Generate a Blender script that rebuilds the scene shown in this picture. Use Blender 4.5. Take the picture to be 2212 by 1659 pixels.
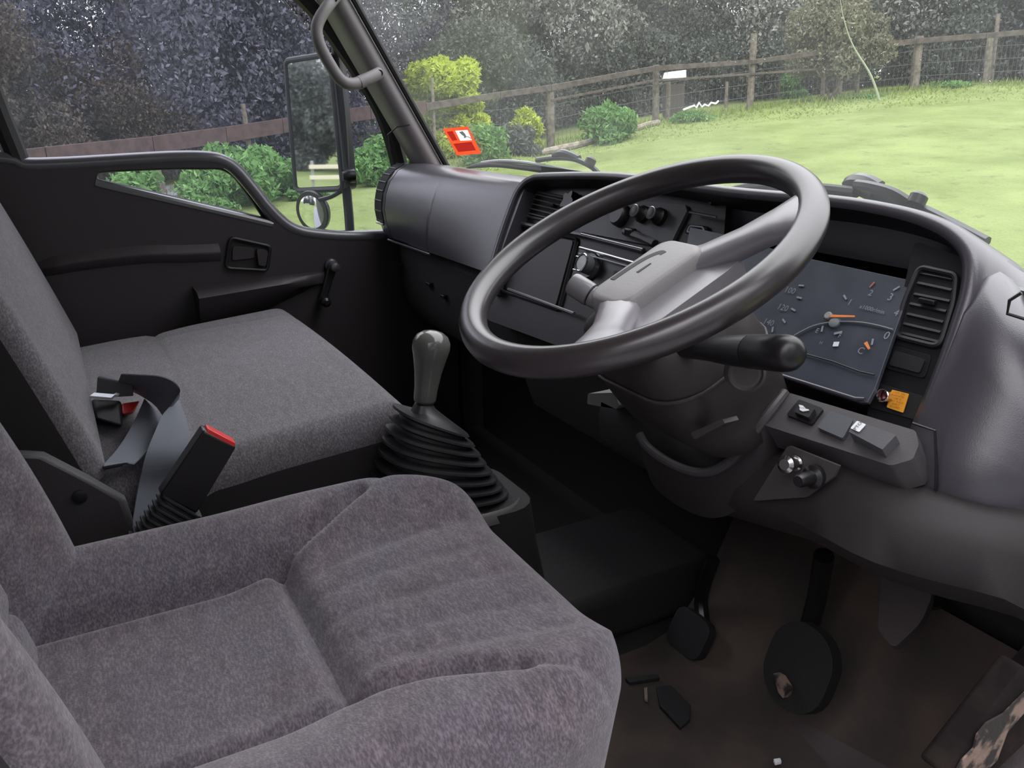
import bpy, bmesh, math, random
import numpy as np
from math import sin, cos, pi, radians, sqrt, atan2, hypot
from mathutils import Vector, Matrix
from mathutils.geometry import tessellate_polygon

for o in list(bpy.data.objects):
    bpy.data.objects.remove(o)
S = bpy.context.scene
COL = S.collection
random.seed(7)
RNG = np.random.default_rng(11)

# ------------------------------------------------------------------ camera, sky, exposure
FPX = 1855.0
CAM = Vector((1.2, 0.0, 0.93))
pit, rol, yaw = radians(18.7), radians(1.2), radians(27.8)
h_ = Vector((-cos(yaw), sin(yaw), 0)); r0_ = Vector((sin(yaw), cos(yaw), 0)); u0_ = Vector((0, 0, 1))
cf = h_*cos(pit) - u0_*sin(pit); cu0 = h_*sin(pit) + u0_*cos(pit)
cr = r0_*cos(rol) - cu0*sin(rol); cu = cu0*cos(rol) + r0_*sin(rol)
cd = bpy.data.cameras.new('camera'); co = bpy.data.objects.new('camera', cd); COL.objects.link(co)
cd.sensor_width = 36.0; cd.lens = FPX/2212*36.0; cd.clip_start = 0.02; cd.clip_end = 400
co.matrix_world = Matrix(((cr.x, cu.x, -cf.x, CAM.x), (cr.y, cu.y, -cf.y, CAM.y), (cr.z, cu.z, -cf.z, CAM.z), (0, 0, 0, 1)))
S.camera = co

W = bpy.data.worlds.new('overcast_sky'); S.world = W; W.use_nodes = True
wn = W.node_tree.nodes; wl = W.node_tree.links; wn.clear()
bg = wn.new('ShaderNodeBackground'); wo = wn.new('ShaderNodeOutputWorld')
bg.inputs[0].default_value = (0.97, 0.94, 1.0, 1)
# overcast sky: three times brighter overhead than at the horizon
wg = wn.new('ShaderNodeNewGeometry'); ws = wn.new('ShaderNodeSeparateXYZ'); wm = wn.new('ShaderNodeMapRange')
wm.inputs[1].default_value = 0.0; wm.inputs[2].default_value = -1.0; wm.inputs[3].default_value = 0.75; wm.inputs[4].default_value = 2.25
wl.new(wg.outputs['Incoming'], ws.inputs[0]); wl.new(ws.outputs[2], wm.inputs[0]); wl.new(wm.outputs[0], bg.inputs[1])
wl.new(bg.outputs[0], wo.inputs[0])
S.view_settings.view_transform = 'Standard'; S.view_settings.look = 'None'
S.view_settings.gamma = 1.0; S.view_settings.use_curve_mapping = False
S.view_settings.exposure = 1.27

# ------------------------------------------------------------------ pixel -> 3D on real planes
def ray(px, py):
    return cf + cr*((px-1106)/FPX) - cu*((py-829.5)/FPX)
def at(px, py, x=None, y=None, z=None, pl=None):
    d = ray(px, py)
    if x is not None: s = (x-CAM.x)/d.x
    elif y is not None: s = (y-CAM.y)/d.y
    elif z is not None: s = (z-CAM.z)/d.z
    else:
        p, n = pl; s = (Vector(p)-CAM).dot(n)/d.dot(n)
    return CAM + d*s
def plane(p, n): return (Vector(p), Vector(n).normalized())
def off(pl, k): return (pl[0]+pl[1]*k, pl[1])
def heading(px, py=200):
    d = ray(px, py); return atan2(d.y, -d.x)

# ------------------------------------------------------------------ materials
MATS = {}
def mat(name, col, rough=0.6, metal=0.0, spec=0.5, noise=None, bump=None, coat=0.0, col2=None, island=False):
    if name in MATS: return MATS[name]
    m = bpy.data.materials.new(name); m.use_nodes = True; nt = m.node_tree; N = nt.nodes; L = nt.links
    b = N['Principled BSDF']
    b.inputs['Base Color'].default_value = (*col, 1); b.inputs['Roughness'].default_value = rough
    b.inputs['Metallic'].default_value = metal; b.inputs['Specular IOR Level'].default_value = spec
    b.inputs['Coat Weight'].default_value = coat
    tc = N.new('ShaderNodeTexCoord')
    if noise or island:
        ramp = N.new('ShaderNodeMix'); ramp.data_type = 'RGBA'
        c2 = col2 if col2 else tuple(c*0.6 for c in col)
        ramp.inputs[6].default_value = (*col, 1); ramp.inputs[7].default_value = (*c2, 1)
        if island:
            g = N.new('ShaderNodeNewGeometry'); L.new(g.outputs['Random Per Island'], ramp.inputs[0])
        else:
            sc, det, lo, hi = noise
            n = N.new('ShaderNodeTexNoise'); n.inputs['Scale'].default_value = sc; n.inputs['Detail'].default_value = det
            L.new(tc.outputs['Object'], n.inputs['Vector'])
            mr = N.new('ShaderNodeMapRange'); mr.inputs[1].default_value = lo; mr.inputs[2].default_value = hi
            L.new(n.outputs[0], mr.inputs[0]); L.new(mr.outputs[0], ramp.inputs[0])
        L.new(ramp.outputs[2], b.inputs['Base Color'])
    if bump:
        sc, st, dist = bump
        n2 = N.new('ShaderNodeTexNoise'); n2.inputs['Scale'].default_value = sc; n2.inputs['Detail'].default_value = 3
        L.new(tc.outputs['Object'], n2.inputs['Vector'])
        bp = N.new('ShaderNodeBump'); bp.inputs['Strength'].default_value = st; bp.inputs['Distance'].default_value = dist
        L.new(n2.outputs[0], bp.inputs['Height']); L.new(bp.outputs[0], b.inputs['Normal'])
    MATS[name] = m
    return m

def fabric(name, c1, c2, c3):
    m = bpy.data.materials.new(name); m.use_nodes = True; nt = m.node_tree; N = nt.nodes; L = nt.links
    b = N['Principled BSDF']; b.inputs['Roughness'].default_value = 0.95; b.inputs['Specular IOR Level'].default_value = 0.15
    b.inputs['Sheen Weight'].default_value = 0.25; b.inputs['Sheen Roughness'].default_value = 0.6
    tc = N.new('ShaderNodeTexCoord')
    mp = N.new('ShaderNodeMapping'); mp.inputs['Scale'].default_value = (30, 75, 60); mp.inputs['Rotation'].default_value = (0, 0, 0.5)
    L.new(tc.outputs['Object'], mp.inputs['Vector'])
    n1 = N.new('ShaderNodeTexNoise'); n1.inputs['Scale'].default_value = 1.0; n1.inputs['Detail'].default_value = 5; n1.inputs['Roughness'].default_value = 0.7
    L.new(mp.outputs[0], n1.inputs['Vector'])
    n2 = N.new('ShaderNodeTexNoise'); n2.inputs['Scale'].default_value = 9; n2.inputs['Detail'].default_value = 3
    L.new(tc.outputs['Object'], n2.inputs['Vector'])
    mr = N.new('ShaderNodeMapRange'); mr.inputs[1].default_value = 0.38; mr.inputs[2].default_value = 0.62
    L.new(n1.outputs[0], mr.inputs[0])
    a = N.new('ShaderNodeMix'); a.data_type = 'RGBA'; a.inputs[6].default_value = (*c1, 1); a.inputs[7].default_value = (*c2, 1)
    L.new(mr.outputs[0], a.inputs[0])
    mr2 = N.new('ShaderNodeMapRange'); mr2.inputs[1].default_value = 0.4; mr2.inputs[2].default_value = 0.7; mr2.inputs[4].default_value = 0.6
    L.new(n2.outputs[0], mr2.inputs[0])
    c = N.new('ShaderNodeMix'); c.data_type = 'RGBA'; c.inputs[7].default_value = (*c3, 1)
    L.new(mr2.outputs[0], c.inputs[0]); L.new(a.outputs[2], c.inputs[6]); L.new(c.outputs[2], b.inputs['Base Color'])
    mp2 = N.new('ShaderNodeMapping'); mp2.inputs['Scale'].default_value = (150, 480, 300); mp2.inputs['Rotation'].default_value = (0, 0, 0.9)
    L.new(tc.outputs['Object'], mp2.inputs['Vector'])
    n4 = N.new('ShaderNodeTexNoise'); n4.inputs['Scale'].default_value = 1.0; n4.inputs['Detail'].default_value = 2; L.new(mp2.outputs[0], n4.inputs['Vector'])
    mr4 = N.new('ShaderNodeMapRange'); mr4.inputs[1].default_value = 0.4; mr4.inputs[2].default_value = 0.68; mr4.inputs[3].default_value = 0.72; mr4.inputs[4].default_value = 1.5
    L.new(n4.outputs[0], mr4.inputs[0])
    mu = N.new('ShaderNodeMix'); mu.data_type = 'RGBA'; mu.blend_type = 'MULTIPLY'; mu.inputs[0].default_value = 1.0
    L.new(c.outputs[2], mu.inputs[6]); L.new(mr4.outputs[0], mu.inputs[7]); L.new(mu.outputs[2], b.inputs['Base Color'])
    n3 = N.new('ShaderNodeTexNoise'); n3.inputs['Scale'].default_value = 420
    L.new(tc.outputs['Object'], n3.inputs['Vector'])
    bp = N.new('ShaderNodeBump'); bp.inputs['Strength'].default_value = 0.35; bp.inputs['Distance'].default_value = 0.002
    L.new(n3.outputs[0], bp.inputs['Height']); L.new(bp.outputs[0], b.inputs['Normal'])
    return m

def glass(name, dirt, tint=(0.97, 0.99, 0.98), dcol=(0.8, 0.84, 0.82), fac=0.05):
    m = bpy.data.materials.new(name); m.use_nodes = True; nt = m.node_tree; N = nt.nodes; L = nt.links; N.clear()
    out = N.new('ShaderNodeOutputMaterial'); tr = N.new('ShaderNodeBsdfTransparent'); tr.inputs[0].default_value = (*tint, 1)
    gl = N.new('ShaderNodeBsdfGlossy'); gl.inputs['Roughness'].default_value = 0.02
    lw = N.new('ShaderNodeLayerWeight'); lw.inputs[0].default_value = 0.15
    mul = N.new('ShaderNodeMath'); mul.operation = 'MULTIPLY'; mul.inputs[1].default_value = fac*4
    L.new(lw.outputs['Fresnel'], mul.inputs[0])
    mx = N.new('ShaderNodeMixShader'); L.new(mul.outputs[0], mx.inputs[0]); L.new(tr.outputs[0], mx.inputs[1]); L.new(gl.outputs[0], mx.inputs[2])
    tl = N.new('ShaderNodeBsdfTranslucent'); tl.inputs[0].default_value = (*dcol, 1)
    n = N.new('ShaderNodeTexNoise'); n.inputs['Scale'].default_value = 5; n.inputs['Detail'].default_value = 4
    tc = N.new('ShaderNodeTexCoord'); L.new(tc.outputs['Object'], n.inputs['Vector'])
    mr = N.new('ShaderNodeMapRange'); mr.inputs[1].default_value = 0.3; mr.inputs[2].default_value = 0.7
    mr.inputs[3].default_value = dirt*0.6; mr.inputs[4].default_value = dirt*1.4
    L.new(n.outputs[0], mr.inputs[0])
    m2 = N.new('ShaderNodeMixShader'); L.new(mr.outputs[0], m2.inputs[0]); L.new(mx.outputs[0], m2.inputs[1]); L.new(tl.outputs[0], m2.inputs[2])
    L.new(m2.outputs[0], out.inputs[0])
    return m

DASH = mat('dash_grey_plastic', (0.055, 0.051, 0.061), 0.31, spec=0.9, bump=(900, 0.25, 0.0006))
DASHD = mat('dash_dark_plastic', (0.012, 0.011, 0.013), 0.42, bump=(900, 0.25, 0.0006))
DOORP = mat('door_trim_plastic', (0.032, 0.027, 0.029), 0.5, bump=(700, 0.25, 0.0006))
PILL = mat('pillar_grey_plastic', (0.17, 0.157, 0.164), 0.5, bump=(700, 0.3, 0.0008))
BLK = mat('black_plastic', (0.009, 0.008, 0.009), 0.35)
BLKM = mat('black_rubber', (0.014, 0.014, 0.015), 0.6, bump=(300, 0.2, 0.001))
VOID = mat('unlit_cavity_black', (0.006, 0.006, 0.007), 0.8)
WHEELM = mat('wheel_soft_grey_plastic', (0.036, 0.030, 0.032), 0.29, spec=0.9, bump=(900, 0.12, 0.0004))
HUBM = mat('wheel_hub_grey', (0.22, 0.21, 0.225), 0.30, spec=1.0, bump=(700, 0.2, 0.0005))
PADM = mat('horn_pad_grey', (0.27, 0.258, 0.255), 0.45, bump=(350, 0.25, 0.0008))
COLM = mat('column_shroud_brown_grey', (0.037, 0.032, 0.030), 0.55, noise=(14, 4, 0.4, 0.65), col2=(0.026, 0.022, 0.020), bump=(600, 0.25, 0.0007))
CHROME = mat('chrome', (0.75, 0.75, 0.76), 0.15, metal=1.0)
SILV = mat('silver_trim', (0.5, 0.5, 0.52), 0.3, metal=0.9)
WHITEP = mat('white_print', (0.75, 0.77, 0.78), 0.6)
GREYP = mat('grey_print', (0.24, 0.26, 0.29), 0.6)
ORG = mat('orange_label', (0.85, 0.36, 0.03), 0.55)
ORGT = mat('brown_ink', (0.22, 0.07, 0.005), 0.7)
NEED = mat('orange_needle', (0.8, 0.25, 0.06), 0.5)
REDB = mat('red_button', (0.65, 0.03, 0.03), 0.4)
REDL = mat('dark_red_lens', (0.09, 0.01, 0.012), 0.15)
def film(name, col):
    m = mat(name, col, 0.6); N = m.node_tree.nodes; L = m.node_tree.links
    t = N.new('ShaderNodeBsdfTranslucent'); t.inputs[0].default_value = (*[c**.5 for c in col], 1); x = N.new('ShaderNodeMixShader'); x.inputs[0].default_value = 0.7
    L.new(N['Principled BSDF'].outputs[0], x.inputs[1]); L.new(t.outputs[0], x.inputs[2]); L.new(x.outputs[0], N['Material Output'].inputs[0]); return m
STK = film('sticker_orange_red', (0.98, 0.10, 0.03)); STKD = film('sticker_dark_red', (0.40, 0.02, 0.015)); STKW = film('sticker_white', (0.98, 0.98, 0.98)); STKG = film('sticker_grey_ink', (0.25, 0.27, 0.27))
WEB = mat('grey_seat_belt_webbing', (0.13, 0.142, 0.165), 0.75, bump=(1200, 0.3, 0.0005))
FABD = fabric('driver_seat_fabric', (0.108, 0.089, 0.100), (0.062, 0.050, 0.058), (0.092, 0.084, 0.106))
FABP = fabric('passenger_seat_fabric', (0.115, 0.103, 0.109), (0.082, 0.073, 0.078), (0.108, 0.102, 0.115))
SEAT_TRIM_SHADE = mat('seat_trim_and_side_shade', (0.028, 0.025, 0.026), 0.6, bump=(400, 0.3, 0.001))  # trim colour; on seat and backrest sides it stands in for their shade
SEATB = mat('seat_base_blue_grey', (0.17, 0.2, 0.22), 0.5)
MATM = mat('floor_mat_brown_black', (0.034, 0.026, 0.023), 0.85, noise=(7, 6, 0.42, 0.66), col2=(0.066, 0.047, 0.036), bump=(120, 0.5, 0.003))
MATR = mat('floor_mat_worn_rubber', (0.042, 0.034, 0.033), 0.8, noise=(5, 6, 0.4, 0.65), col2=(0.060, 0.048, 0.046), bump=(160, 0.4, 0.003))
CARP = mat('dark_cab_lining', (0.018, 0.016, 0.016), 0.85, bump=(200, 0.4, 0.002))
WORN = mat('worn_timber_paint', (0.20, 0.14, 0.11), 0.9, noise=(34, 5, 0.46, 0.54), col2=(0.02, 0.016, 0.015), bump=(90, 0.5, 0.003))
KNOBM = mat('gear_knob_grey_gloss', (0.11, 0.108, 0.1), 0.16, spec=0.6)
BOOTM = mat('gear_boot_rubber', (0.022, 0.022, 0.024), 0.42, spec=0.6)
MIRR = mat('mirror_silver', (0.85, 0.87, 0.88), 0.02, metal=1.0)
PAINTW = mat('cab_outer_white_paint', (0.6, 0.6, 0.6), 0.4)
LENS = mat('gauge_face', (0.04, 0.046, 0.062), 0.4, noise=(30, 4, 0.35, 0.7), col2=(0.055, 0.062, 0.08))
GLASSW = glass('windscreen_glass', 0.020, fac=0.018)
GLASSD = glass('door_glass', 0.02, tint=(0.90, 0.92, 0.96), dcol=(0.6, 0.65, 0.75))

# ------------------------------------------------------------------ mesh helpers
BASE = {}
class MB:
    def __init__(s): s.v = []; s.f = []
    def add(s, vs, fs):
        k = len(s.v); s.v += [Vector(v) for v in vs]; s.f += [tuple(i+k for i in f) for f in fs]; return s
    def quad(s, *p): return s.add(p, [tuple(range(len(p)))])
    def box(s, c, size, M=None):
        c = Vector(c); M = M or Matrix.Identity(3); a, b, d = [x/2 for x in size]
        vs = [c + M @ Vector((x*a, y*b, z*d)) for x in (-1, 1) for y in (-1, 1) for z in (-1, 1)]
        return s.add(vs, [(0, 1, 3, 2), (4, 6, 7, 5), (0, 4, 5, 1), (2, 3, 7, 6), (0, 2, 6, 4), (1, 5, 7, 3)])
    def prism(s, poly, d, holes=()):
        d = Vector(d); loops = [[Vector(p) for p in poly]] + [[Vector(p) for p in h] for h in holes]
        flat = [p for l in loops for p in l]; n = len(flat)
        tris = tessellate_polygon(loops)
        fs = [tuple(t) for t in tris] + [tuple(i+n for i in reversed(t)) for t in tris]
        k = 0
        for l in loops:
            m = len(l)
            for i in range(m):
                a, b = k+i, k+(i+1) % m; fs.append((a, b, b+n, a+n))
            k += m
        return s.add(flat+[p+d for p in flat], fs)
    def loft(s, rings, closed=True, cap=True, wrap=False):
        m = len(rings[0]); vs = [p for r in rings for p in r]; fs = []
        R = len(rings)
        for i in range(R if wrap else R-1):
            for j in range(m if closed else m-1):
                a, b = i*m+j, i*m+(j+1) % m; c, d = ((i+1) % R)*m+(j+1) % m, ((i+1) % R)*m+j
                fs.append((a, b, c, d))
        if cap and closed and not wrap:
            fs.append(tuple(range(m))[::-1]); fs.append(tuple((R-1)*m+j for j in range(m)))
        return s.add(vs, fs)
    def tube(s, path, r, seg=12, closed=False, flat=1.0, up=None, cap=True):
        P = [Vector(p) for p in path]; n = len(P); rings = []
        rr = r if hasattr(r, '__len__') else [r]*n
        prev = None
        for i in range(n):
            if closed: t = P[(i+1) % n]-P[i-1]
            else: t = P[min(i+1, n-1)]-P[max(i-1, 0)]
            t.normalize()
            if prev is None:
                a = Vector(up) if up else (Vector((0, 0, 1)) if abs(t.z) < 0.9 else Vector((1, 0, 0)))
            else: a = prev
            a = a - t*a.dot(t); a.normalize(); prev = a if not up else Vector(up)
            b = t.cross(a)
            rings.append([P[i] + a*(cos(2*pi*k/seg)*rr[i]*flat) + b*(sin(2*pi*k/seg)*rr[i]) for k in range(seg)])
        return s.loft(rings, True, cap, closed)
    def lathe(s, prof, o, ax, seg=24, cap=True):
        o = Vector(o); ax = Vector(ax).normalized(); a = ax.orthogonal().normalized(); b = ax.cross(a)
        rings = [[o + ax*h + a*(r*cos(2*pi*k/seg)) + b*(r*sin(2*pi*k/seg)) for k in range(seg)] for r, h in prof]
        return s.loft(rings, True, cap)
    def strip(s, path, width, thick):
        # flat ribbon: path of (point, side vector, normal)
        rings = []
        for p, sd, n in path:
            p = Vector(p); sd = Vector(sd).normalized()*width/2; n = Vector(n).normalized()*thick/2
            rings.append([p-sd-n, p+sd-n, p+sd+n, p-sd+n])
        return s.loft(rings)
    def build(s, name, m, parent=None, smooth=True, bevel=0, sub=0, ang=35, base=None):
        me = bpy.data.meshes.new(name)
        if parent is not None: b = BASE[parent]
        elif base is not None: b = Vector(base)
        else:
            xs = [v.x for v in s.v]; ys = [v.y for v in s.v]; zs = [v.z for v in s.v]
            b = Vector(((min(xs)+max(xs))/2, (min(ys)+max(ys))/2, min(zs)))
        me.from_pydata([v-b for v in s.v], [], s.f); me.validate()
        bm = bmesh.new(); bm.from_mesh(me); bmesh.ops.recalc_face_normals(bm, faces=bm.faces); bm.to_mesh(me); bm.free()
        if smooth:
            me.polygons.foreach_set('use_smooth', [True]*len(me.polygons)); me.set_sharp_from_angle(angle=radians(ang))
        me.materials.append(m)
        o = bpy.data.objects.new(name, me); COL.objects.link(o)
        if parent is not None: o.parent = parent
        else: o.location = b
        BASE[o] = b
        if bevel:
            md = o.modifiers.new('bevel', 'BEVEL'); md.width = bevel; md.segments = 3; md.limit_method = 'ANGLE'; md.angle_limit = radians(40)
        if sub:
            md = o.modifiers.new('subsurf', 'SUBSURF'); md.levels = sub; md.render_levels = sub
        return o
def tag(o, label=None, cat=None, group=None, kind=None):
    if label: o['label'] = label
    if cat: o['category'] = cat
    if group: o['group'] = group
    if kind: o['kind'] = kind
    return o
def thing(name, label, cat, loc, group=None):
    o = bpy.data.objects.new(name, None); COL.objects.link(o); o.location = loc; o.empty_display_size = 0.05
    BASE[o] = Vector(loc); return tag(o, label, cat, group)
def structure(o): o['kind'] = 'structure'; return o
def smooth_path(P, n=8, closed=False):
    P = [Vector(p) for p in P]; out = []; m = len(P)
    for i in range(m if closed else m-1):
        p0 = P[(i-1) % m] if closed or i > 0 else P[0]; p1 = P[i]; p2 = P[(i+1) % m]; p3 = P[(i+2) % m] if closed or i < m-2 else P[-1]
        for k in range(n):
            t = k/n
            out.append(0.5*((2*p1) + (p2-p0)*t + (2*p0-5*p1+4*p2-p3)*t*t + (3*p1-p0-3*p2+p3)*t**3))
    if not closed: out.append(P[-1])
    return out
def rrect(w, h, r, n=5):
    pts = []
    for cx, cy, a0 in ((w/2-r, h/2-r, 0), (-w/2+r, h/2-r, pi/2), (-w/2+r, -h/2+r, pi), (w/2-r, -h/2+r, 1.5*pi)):
        for k in range(n+1):
            a = a0+k/n*pi/2; pts.append((cx+r*cos(a), cy+r*sin(a)))
    return pts
def rquad(ps, k=0.2, n=5):
    # rounded corners on a 3D quad/polygon
    P = [Vector(p) for p in ps]; out = []; m = len(P)
    for i in range(m):
        a, b, c = P[i-1], P[i], P[(i+1) % m]
        kk = min((a-b).length, (c-b).length)*k
        p0 = b+(a-b).normalized()*kk; p2 = b+(c-b).normalized()*kk
        for j in range(n+1):
            t = j/n; out.append(p0*(1-t)**2 + b*2*t*(1-t) + p2*t*t)
    return out
def shrink(ps, d):
    # inset a planar loop towards its inside by roughly d
    P = [Vector(p) for p in ps]; c = sum(P, Vector())/len(P)
    return [p + (c-p)*min(0.9, d/max((c-p).length, 1e-6)*1.25) for p in P]
def text(s, size, o, ux, uy, m, parent, name='lettering', depth=0.0004, align='CENTER'):
    cu_ = bpy.data.curves.new('t', 'FONT'); cu_.body = s; cu_.size = size; cu_.align_x = align; cu_.align_y = 'CENTER'; cu_.resolution_u = 2
    cu_.space_line = 0.8
    to = bpy.data.objects.new('t', cu_); COL.objects.link(to)
    dg = bpy.context.evaluated_depsgraph_get(); me = bpy.data.meshes.new_from_object(to.evaluated_get(dg))
    bpy.data.objects.remove(to)
    ux = Vector(ux).normalized(); uy = Vector(uy); uy = (uy-ux*uy.dot(ux)).normalized(); n = ux.cross(uy); o = Vector(o)
    mb = MB(); mb.add([o + ux*v.co.x + uy*v.co.y + n*depth for v in me.vertices], [tuple(p.vertices) for p in me.polygons])
    bpy.data.meshes.remove(me)
    return mb.build(name, m, parent, smooth=False)

# ------------------------------------------------------------------ land outside
FENCE = []   # heading, distance, ground height at the fence line
for px, py, R in ((-250, 470, 12.5), (100, 447, 13), (354, 421, 14), (900, 352, 17.5), (1190, 320, 19), (1414, 270, 20.5), (1620, 237, 22), (1975, 192, 24), (2300, 175, 25)):
    d = ray(px, py); k = R/hypot(d.x, d.y); FENCE.append((heading(px, py), R, CAM.z+d.z*k))
FH = np.array([-2.2, -1.1]+[f[0] for f in FENCE]+[1.9, 2.9]); FR = np.array([20, 14]+[f[1] for f in FENCE]+[26, 24]); FZ = np.array([-0.9, -0.8]+[f[2] for f in FENCE]+[0.6, -0.6])
def gz(x, y):
    dx, dy = x-CAM.x, y-CAM.y; r = hypot(dx, dy); a = atan2(dy, -dx)
    R = np.interp(a, FH, FR); zf = np.interp(a, FH, FZ); k = r/R
    if k <= 1: return -0.87 + (zf+0.87)*k**1.35
    return zf + min(r-R, 18)*0.035
def gpt(px, py, far=60):
    d = ray(px, py); t = 1.5; hl = hypot(d.x, d.y)
    while t*hl < far:
        p = CAM+d*t
        if p.z < gz(p.x, p.y): return p
        t += 0.02
    return CAM+d*t
def fpt(px, py, dr=0.0):
    # point above the fence line in the direction of a pixel
    a = heading(px, py); R = np.interp(a, FH, FR)+dr; d = ray(px, py); return CAM + d*(R/hypot(d.x, d.y))
def onfence(px, dr=0.0, py=200):
    p = fpt(px, py, dr); return Vector((p.x, p.y, gz(p.x, p.y)))

GRASS = bpy.data.materials.new('paddock_grass'); GRASS.use_nodes = True
def grass_nodes(m, c1, c2, c3):
    nt = m.node_tree; N = nt.nodes; L = nt.links; b = N['Principled BSDF']; b.inputs['Roughness'].default_value = 0.9; b.inputs['Specular IOR Level'].default_value = 0.1
    tc = N.new('ShaderNodeTexCoord')
    def nz(sc, det, lo, hi, ro=0.6):
        n = N.new('ShaderNodeTexNoise'); n.inputs['Scale'].default_value = sc; n.inputs['Detail'].default_value = det; n.inputs['Roughness'].default_value = ro
        L.new(tc.outputs['Object'], n.inputs['Vector']); r = N.new('ShaderNodeMapRange'); r.inputs[1].default_value = lo; r.inputs[2].default_value = hi
        L.new(n.outputs[0], r.inputs[0]); return r.outputs[0]
    a = N.new('ShaderNodeMix'); a.data_type = 'RGBA'; a.inputs[6].default_value = (*c1, 1); a.inputs[7].default_value = (*c2, 1)
    L.new(nz(0.7, 6, 0.35, 0.68), a.inputs[0])
    c = N.new('ShaderNodeMix'); c.data_type = 'RGBA'; c.inputs[7].default_value = (*c3, 1)
    L.new(nz(2.6, 8, 0.56, 0.74, 0.75), c.inputs[0]); L.new(a.outputs[2], c.inputs[6]); L.new(c.outputs[2], b.inputs['Base Color'])
    n3 = N.new('ShaderNodeTexNoise'); n3.inputs['Scale'].default_value = 22; n3.inputs['Detail'].default_value = 5
    L.new(tc.outputs['Object'], n3.inputs['Vector'])
    bp = N.new('ShaderNodeBump'); bp.inputs['Strength'].default_value = 0.8; bp.inputs['Distance'].default_value = 0.06
    L.new(n3.outputs[0], bp.inputs['Height']); L.new(bp.outputs[0], b.inputs['Normal'])
grass_nodes(GRASS, (0.205, 0.255, 0.092), (0.130, 0.168, 0.052), (0.10, 0.105, 0.048))
vs = [(CAM.x, CAM.y, gz(CAM.x, CAM.y+0.01))]; fs = []
NA, NR = 144, 46
rs = [0.4+80*(i/(NR-1))**1.8 for i in range(NR)]
for r in rs:
    for k in range(NA):
        a = -pi + 2*pi*k/NA; x, y = CAM.x-cos(a)*r, CAM.y+sin(a)*r
        vs.append((x, y, gz(x, y) + (0.02*sin(x*2.1)*cos(y*1.7) if r > 3 else 0)))
for k in range(NA): fs.append((0, 1+k, 1+(k+1) % NA))
for i in range(NR-1):
    for k in range(NA):
        a = 1+i*NA+k; b = 1+i*NA+(k+1) % NA; fs.append((a, a+NA, b+NA, b))
structure(MB().add(vs, fs).build('ground', GRASS, base=(0, 0, 0)))

# gravel path along the left fence
GRAV = mat('path_gravel', (0.2, 0.2, 0.215), 0.9, noise=(40, 4, 0.4, 0.6), col2=(0.14, 0.14, 0.15))
pa = [(150, 452, 470), (260, 430, 452), (390, 399, 424), (480, 384, 406), (560, 366, 386), (640, 350, 364), (760, 338, 348), (860, 332, 340)]
rings = []
for px, y0, y1 in pa:
    a, b = gpt(px, y0), gpt(px, y1)
    rings.append([Vector((p.x, p.y, gz(p.x, p.y)+h)) for p, h in ((a, 0.03), (b, 0.03), (b, -0.1), (a, -0.1))])
structure(MB().loft(rings).build('path', GRAV))

# gravel yard unseen beside the truck, laid to cut green light off the grass
added_yard = [(-1.6, 2.2), (-1.9, -14), (9, -14), (9, 2.6), (3, 2.8)]
yd = MB(); n_ = 14
for i in range(n_):
    for j in range(n_):
        def Y(u, v): x = -1.7+11*u/n_; y = -14+16.4*v/n_; return Vector((x, y, gz(x, y)+.035))
        yd.quad(Y(i, j), Y(i+1, j), Y(i+1, j+1), Y(i, j+1))
structure(yd.build('added_yard', GRAV))

# leaves
def leafcloud(name, blobs, n, size, m, squash=1.0, droop=0.0, seed=1, parent=None, kindstuff=False, aspect=0.5):
    rg = np.random.default_rng(seed); B = np.array(blobs, float); vol = B[:, 3]**2; idx = rg.choice(len(B), n, p=vol/vol.sum())
    d = rg.normal(size=(n, 3)); d /= np.linalg.norm(d, axis=1)[:, None]
    rad = B[idx, 3]*(0.55+0.5*rg.random(n)**0.6)
    c = B[idx, :3] + d*rad[:, None]*np.array([1, 1, squash])
    u = rg.normal(size=(n, 3)); u[:, 2] -= droop; u /= np.linalg.norm(u, axis=1)[:, None]
    w = np.cross(u, rg.normal(size=(n, 3))); w /= np.linalg.norm(w, axis=1)[:, None]
    s = size*(0.5+rg.random(n))[:, None]
    v = np.empty((n, 4, 3)); v[:, 0] = c-u*s; v[:, 1] = c+w*s*aspect; v[:, 2] = c+u*s; v[:, 3] = c-w*s*aspect
    me = bpy.data.meshes.new(name); me.vertices.add(4*n); me.vertices.foreach_set('co', v.reshape(-1))
    me.loops.add(4*n); me.loops.foreach_set('vertex_index', np.arange(4*n)); me.polygons.add(n)
    me.polygons.foreach_set('loop_start', np.arange(0, 4*n, 4)); me.polygons.foreach_set('loop_total', np.full(n, 4)); me.update(); me.validate()
    me.materials.append(m); return me
def leafmat(name, c1, c2, tr=0.25):
    m = bpy.data.materials.new(name); m.use_nodes = True; N = m.node_tree.nodes; L = m.node_tree.links
    b = N['Principled BSDF']; b.inputs['Roughness'].default_value = 0.75; b.inputs['Specular IOR Level'].default_value = 0.08
    g = N.new('ShaderNodeNewGeometry'); a = N.new('ShaderNodeMix'); a.data_type = 'RGBA'
    a.inputs[6].default_value = (*c1, 1); a.inputs[7].default_value = (*c2, 1); L.new(g.outputs['Random Per Island'], a.inputs[0]); L.new(a.outputs[2], b.inputs['Base Color'])
    t = N.new('ShaderNodeBsdfTranslucent'); L.new(a.outputs[2], t.inputs[0]); x = N.new('ShaderNodeMixShader'); x.inputs[0].default_value = tr
    L.new(b.outputs[0], x.inputs[1]); L.new(t.outputs[0], x.inputs[2]); L.new(x.outputs[0], N['Material Output'].inputs[0]); return m
LGUM = leafmat('gum_leaf_blue_grey', (0.18, 0.175, 0.215), (0.065, 0.063, 0.085))
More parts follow.
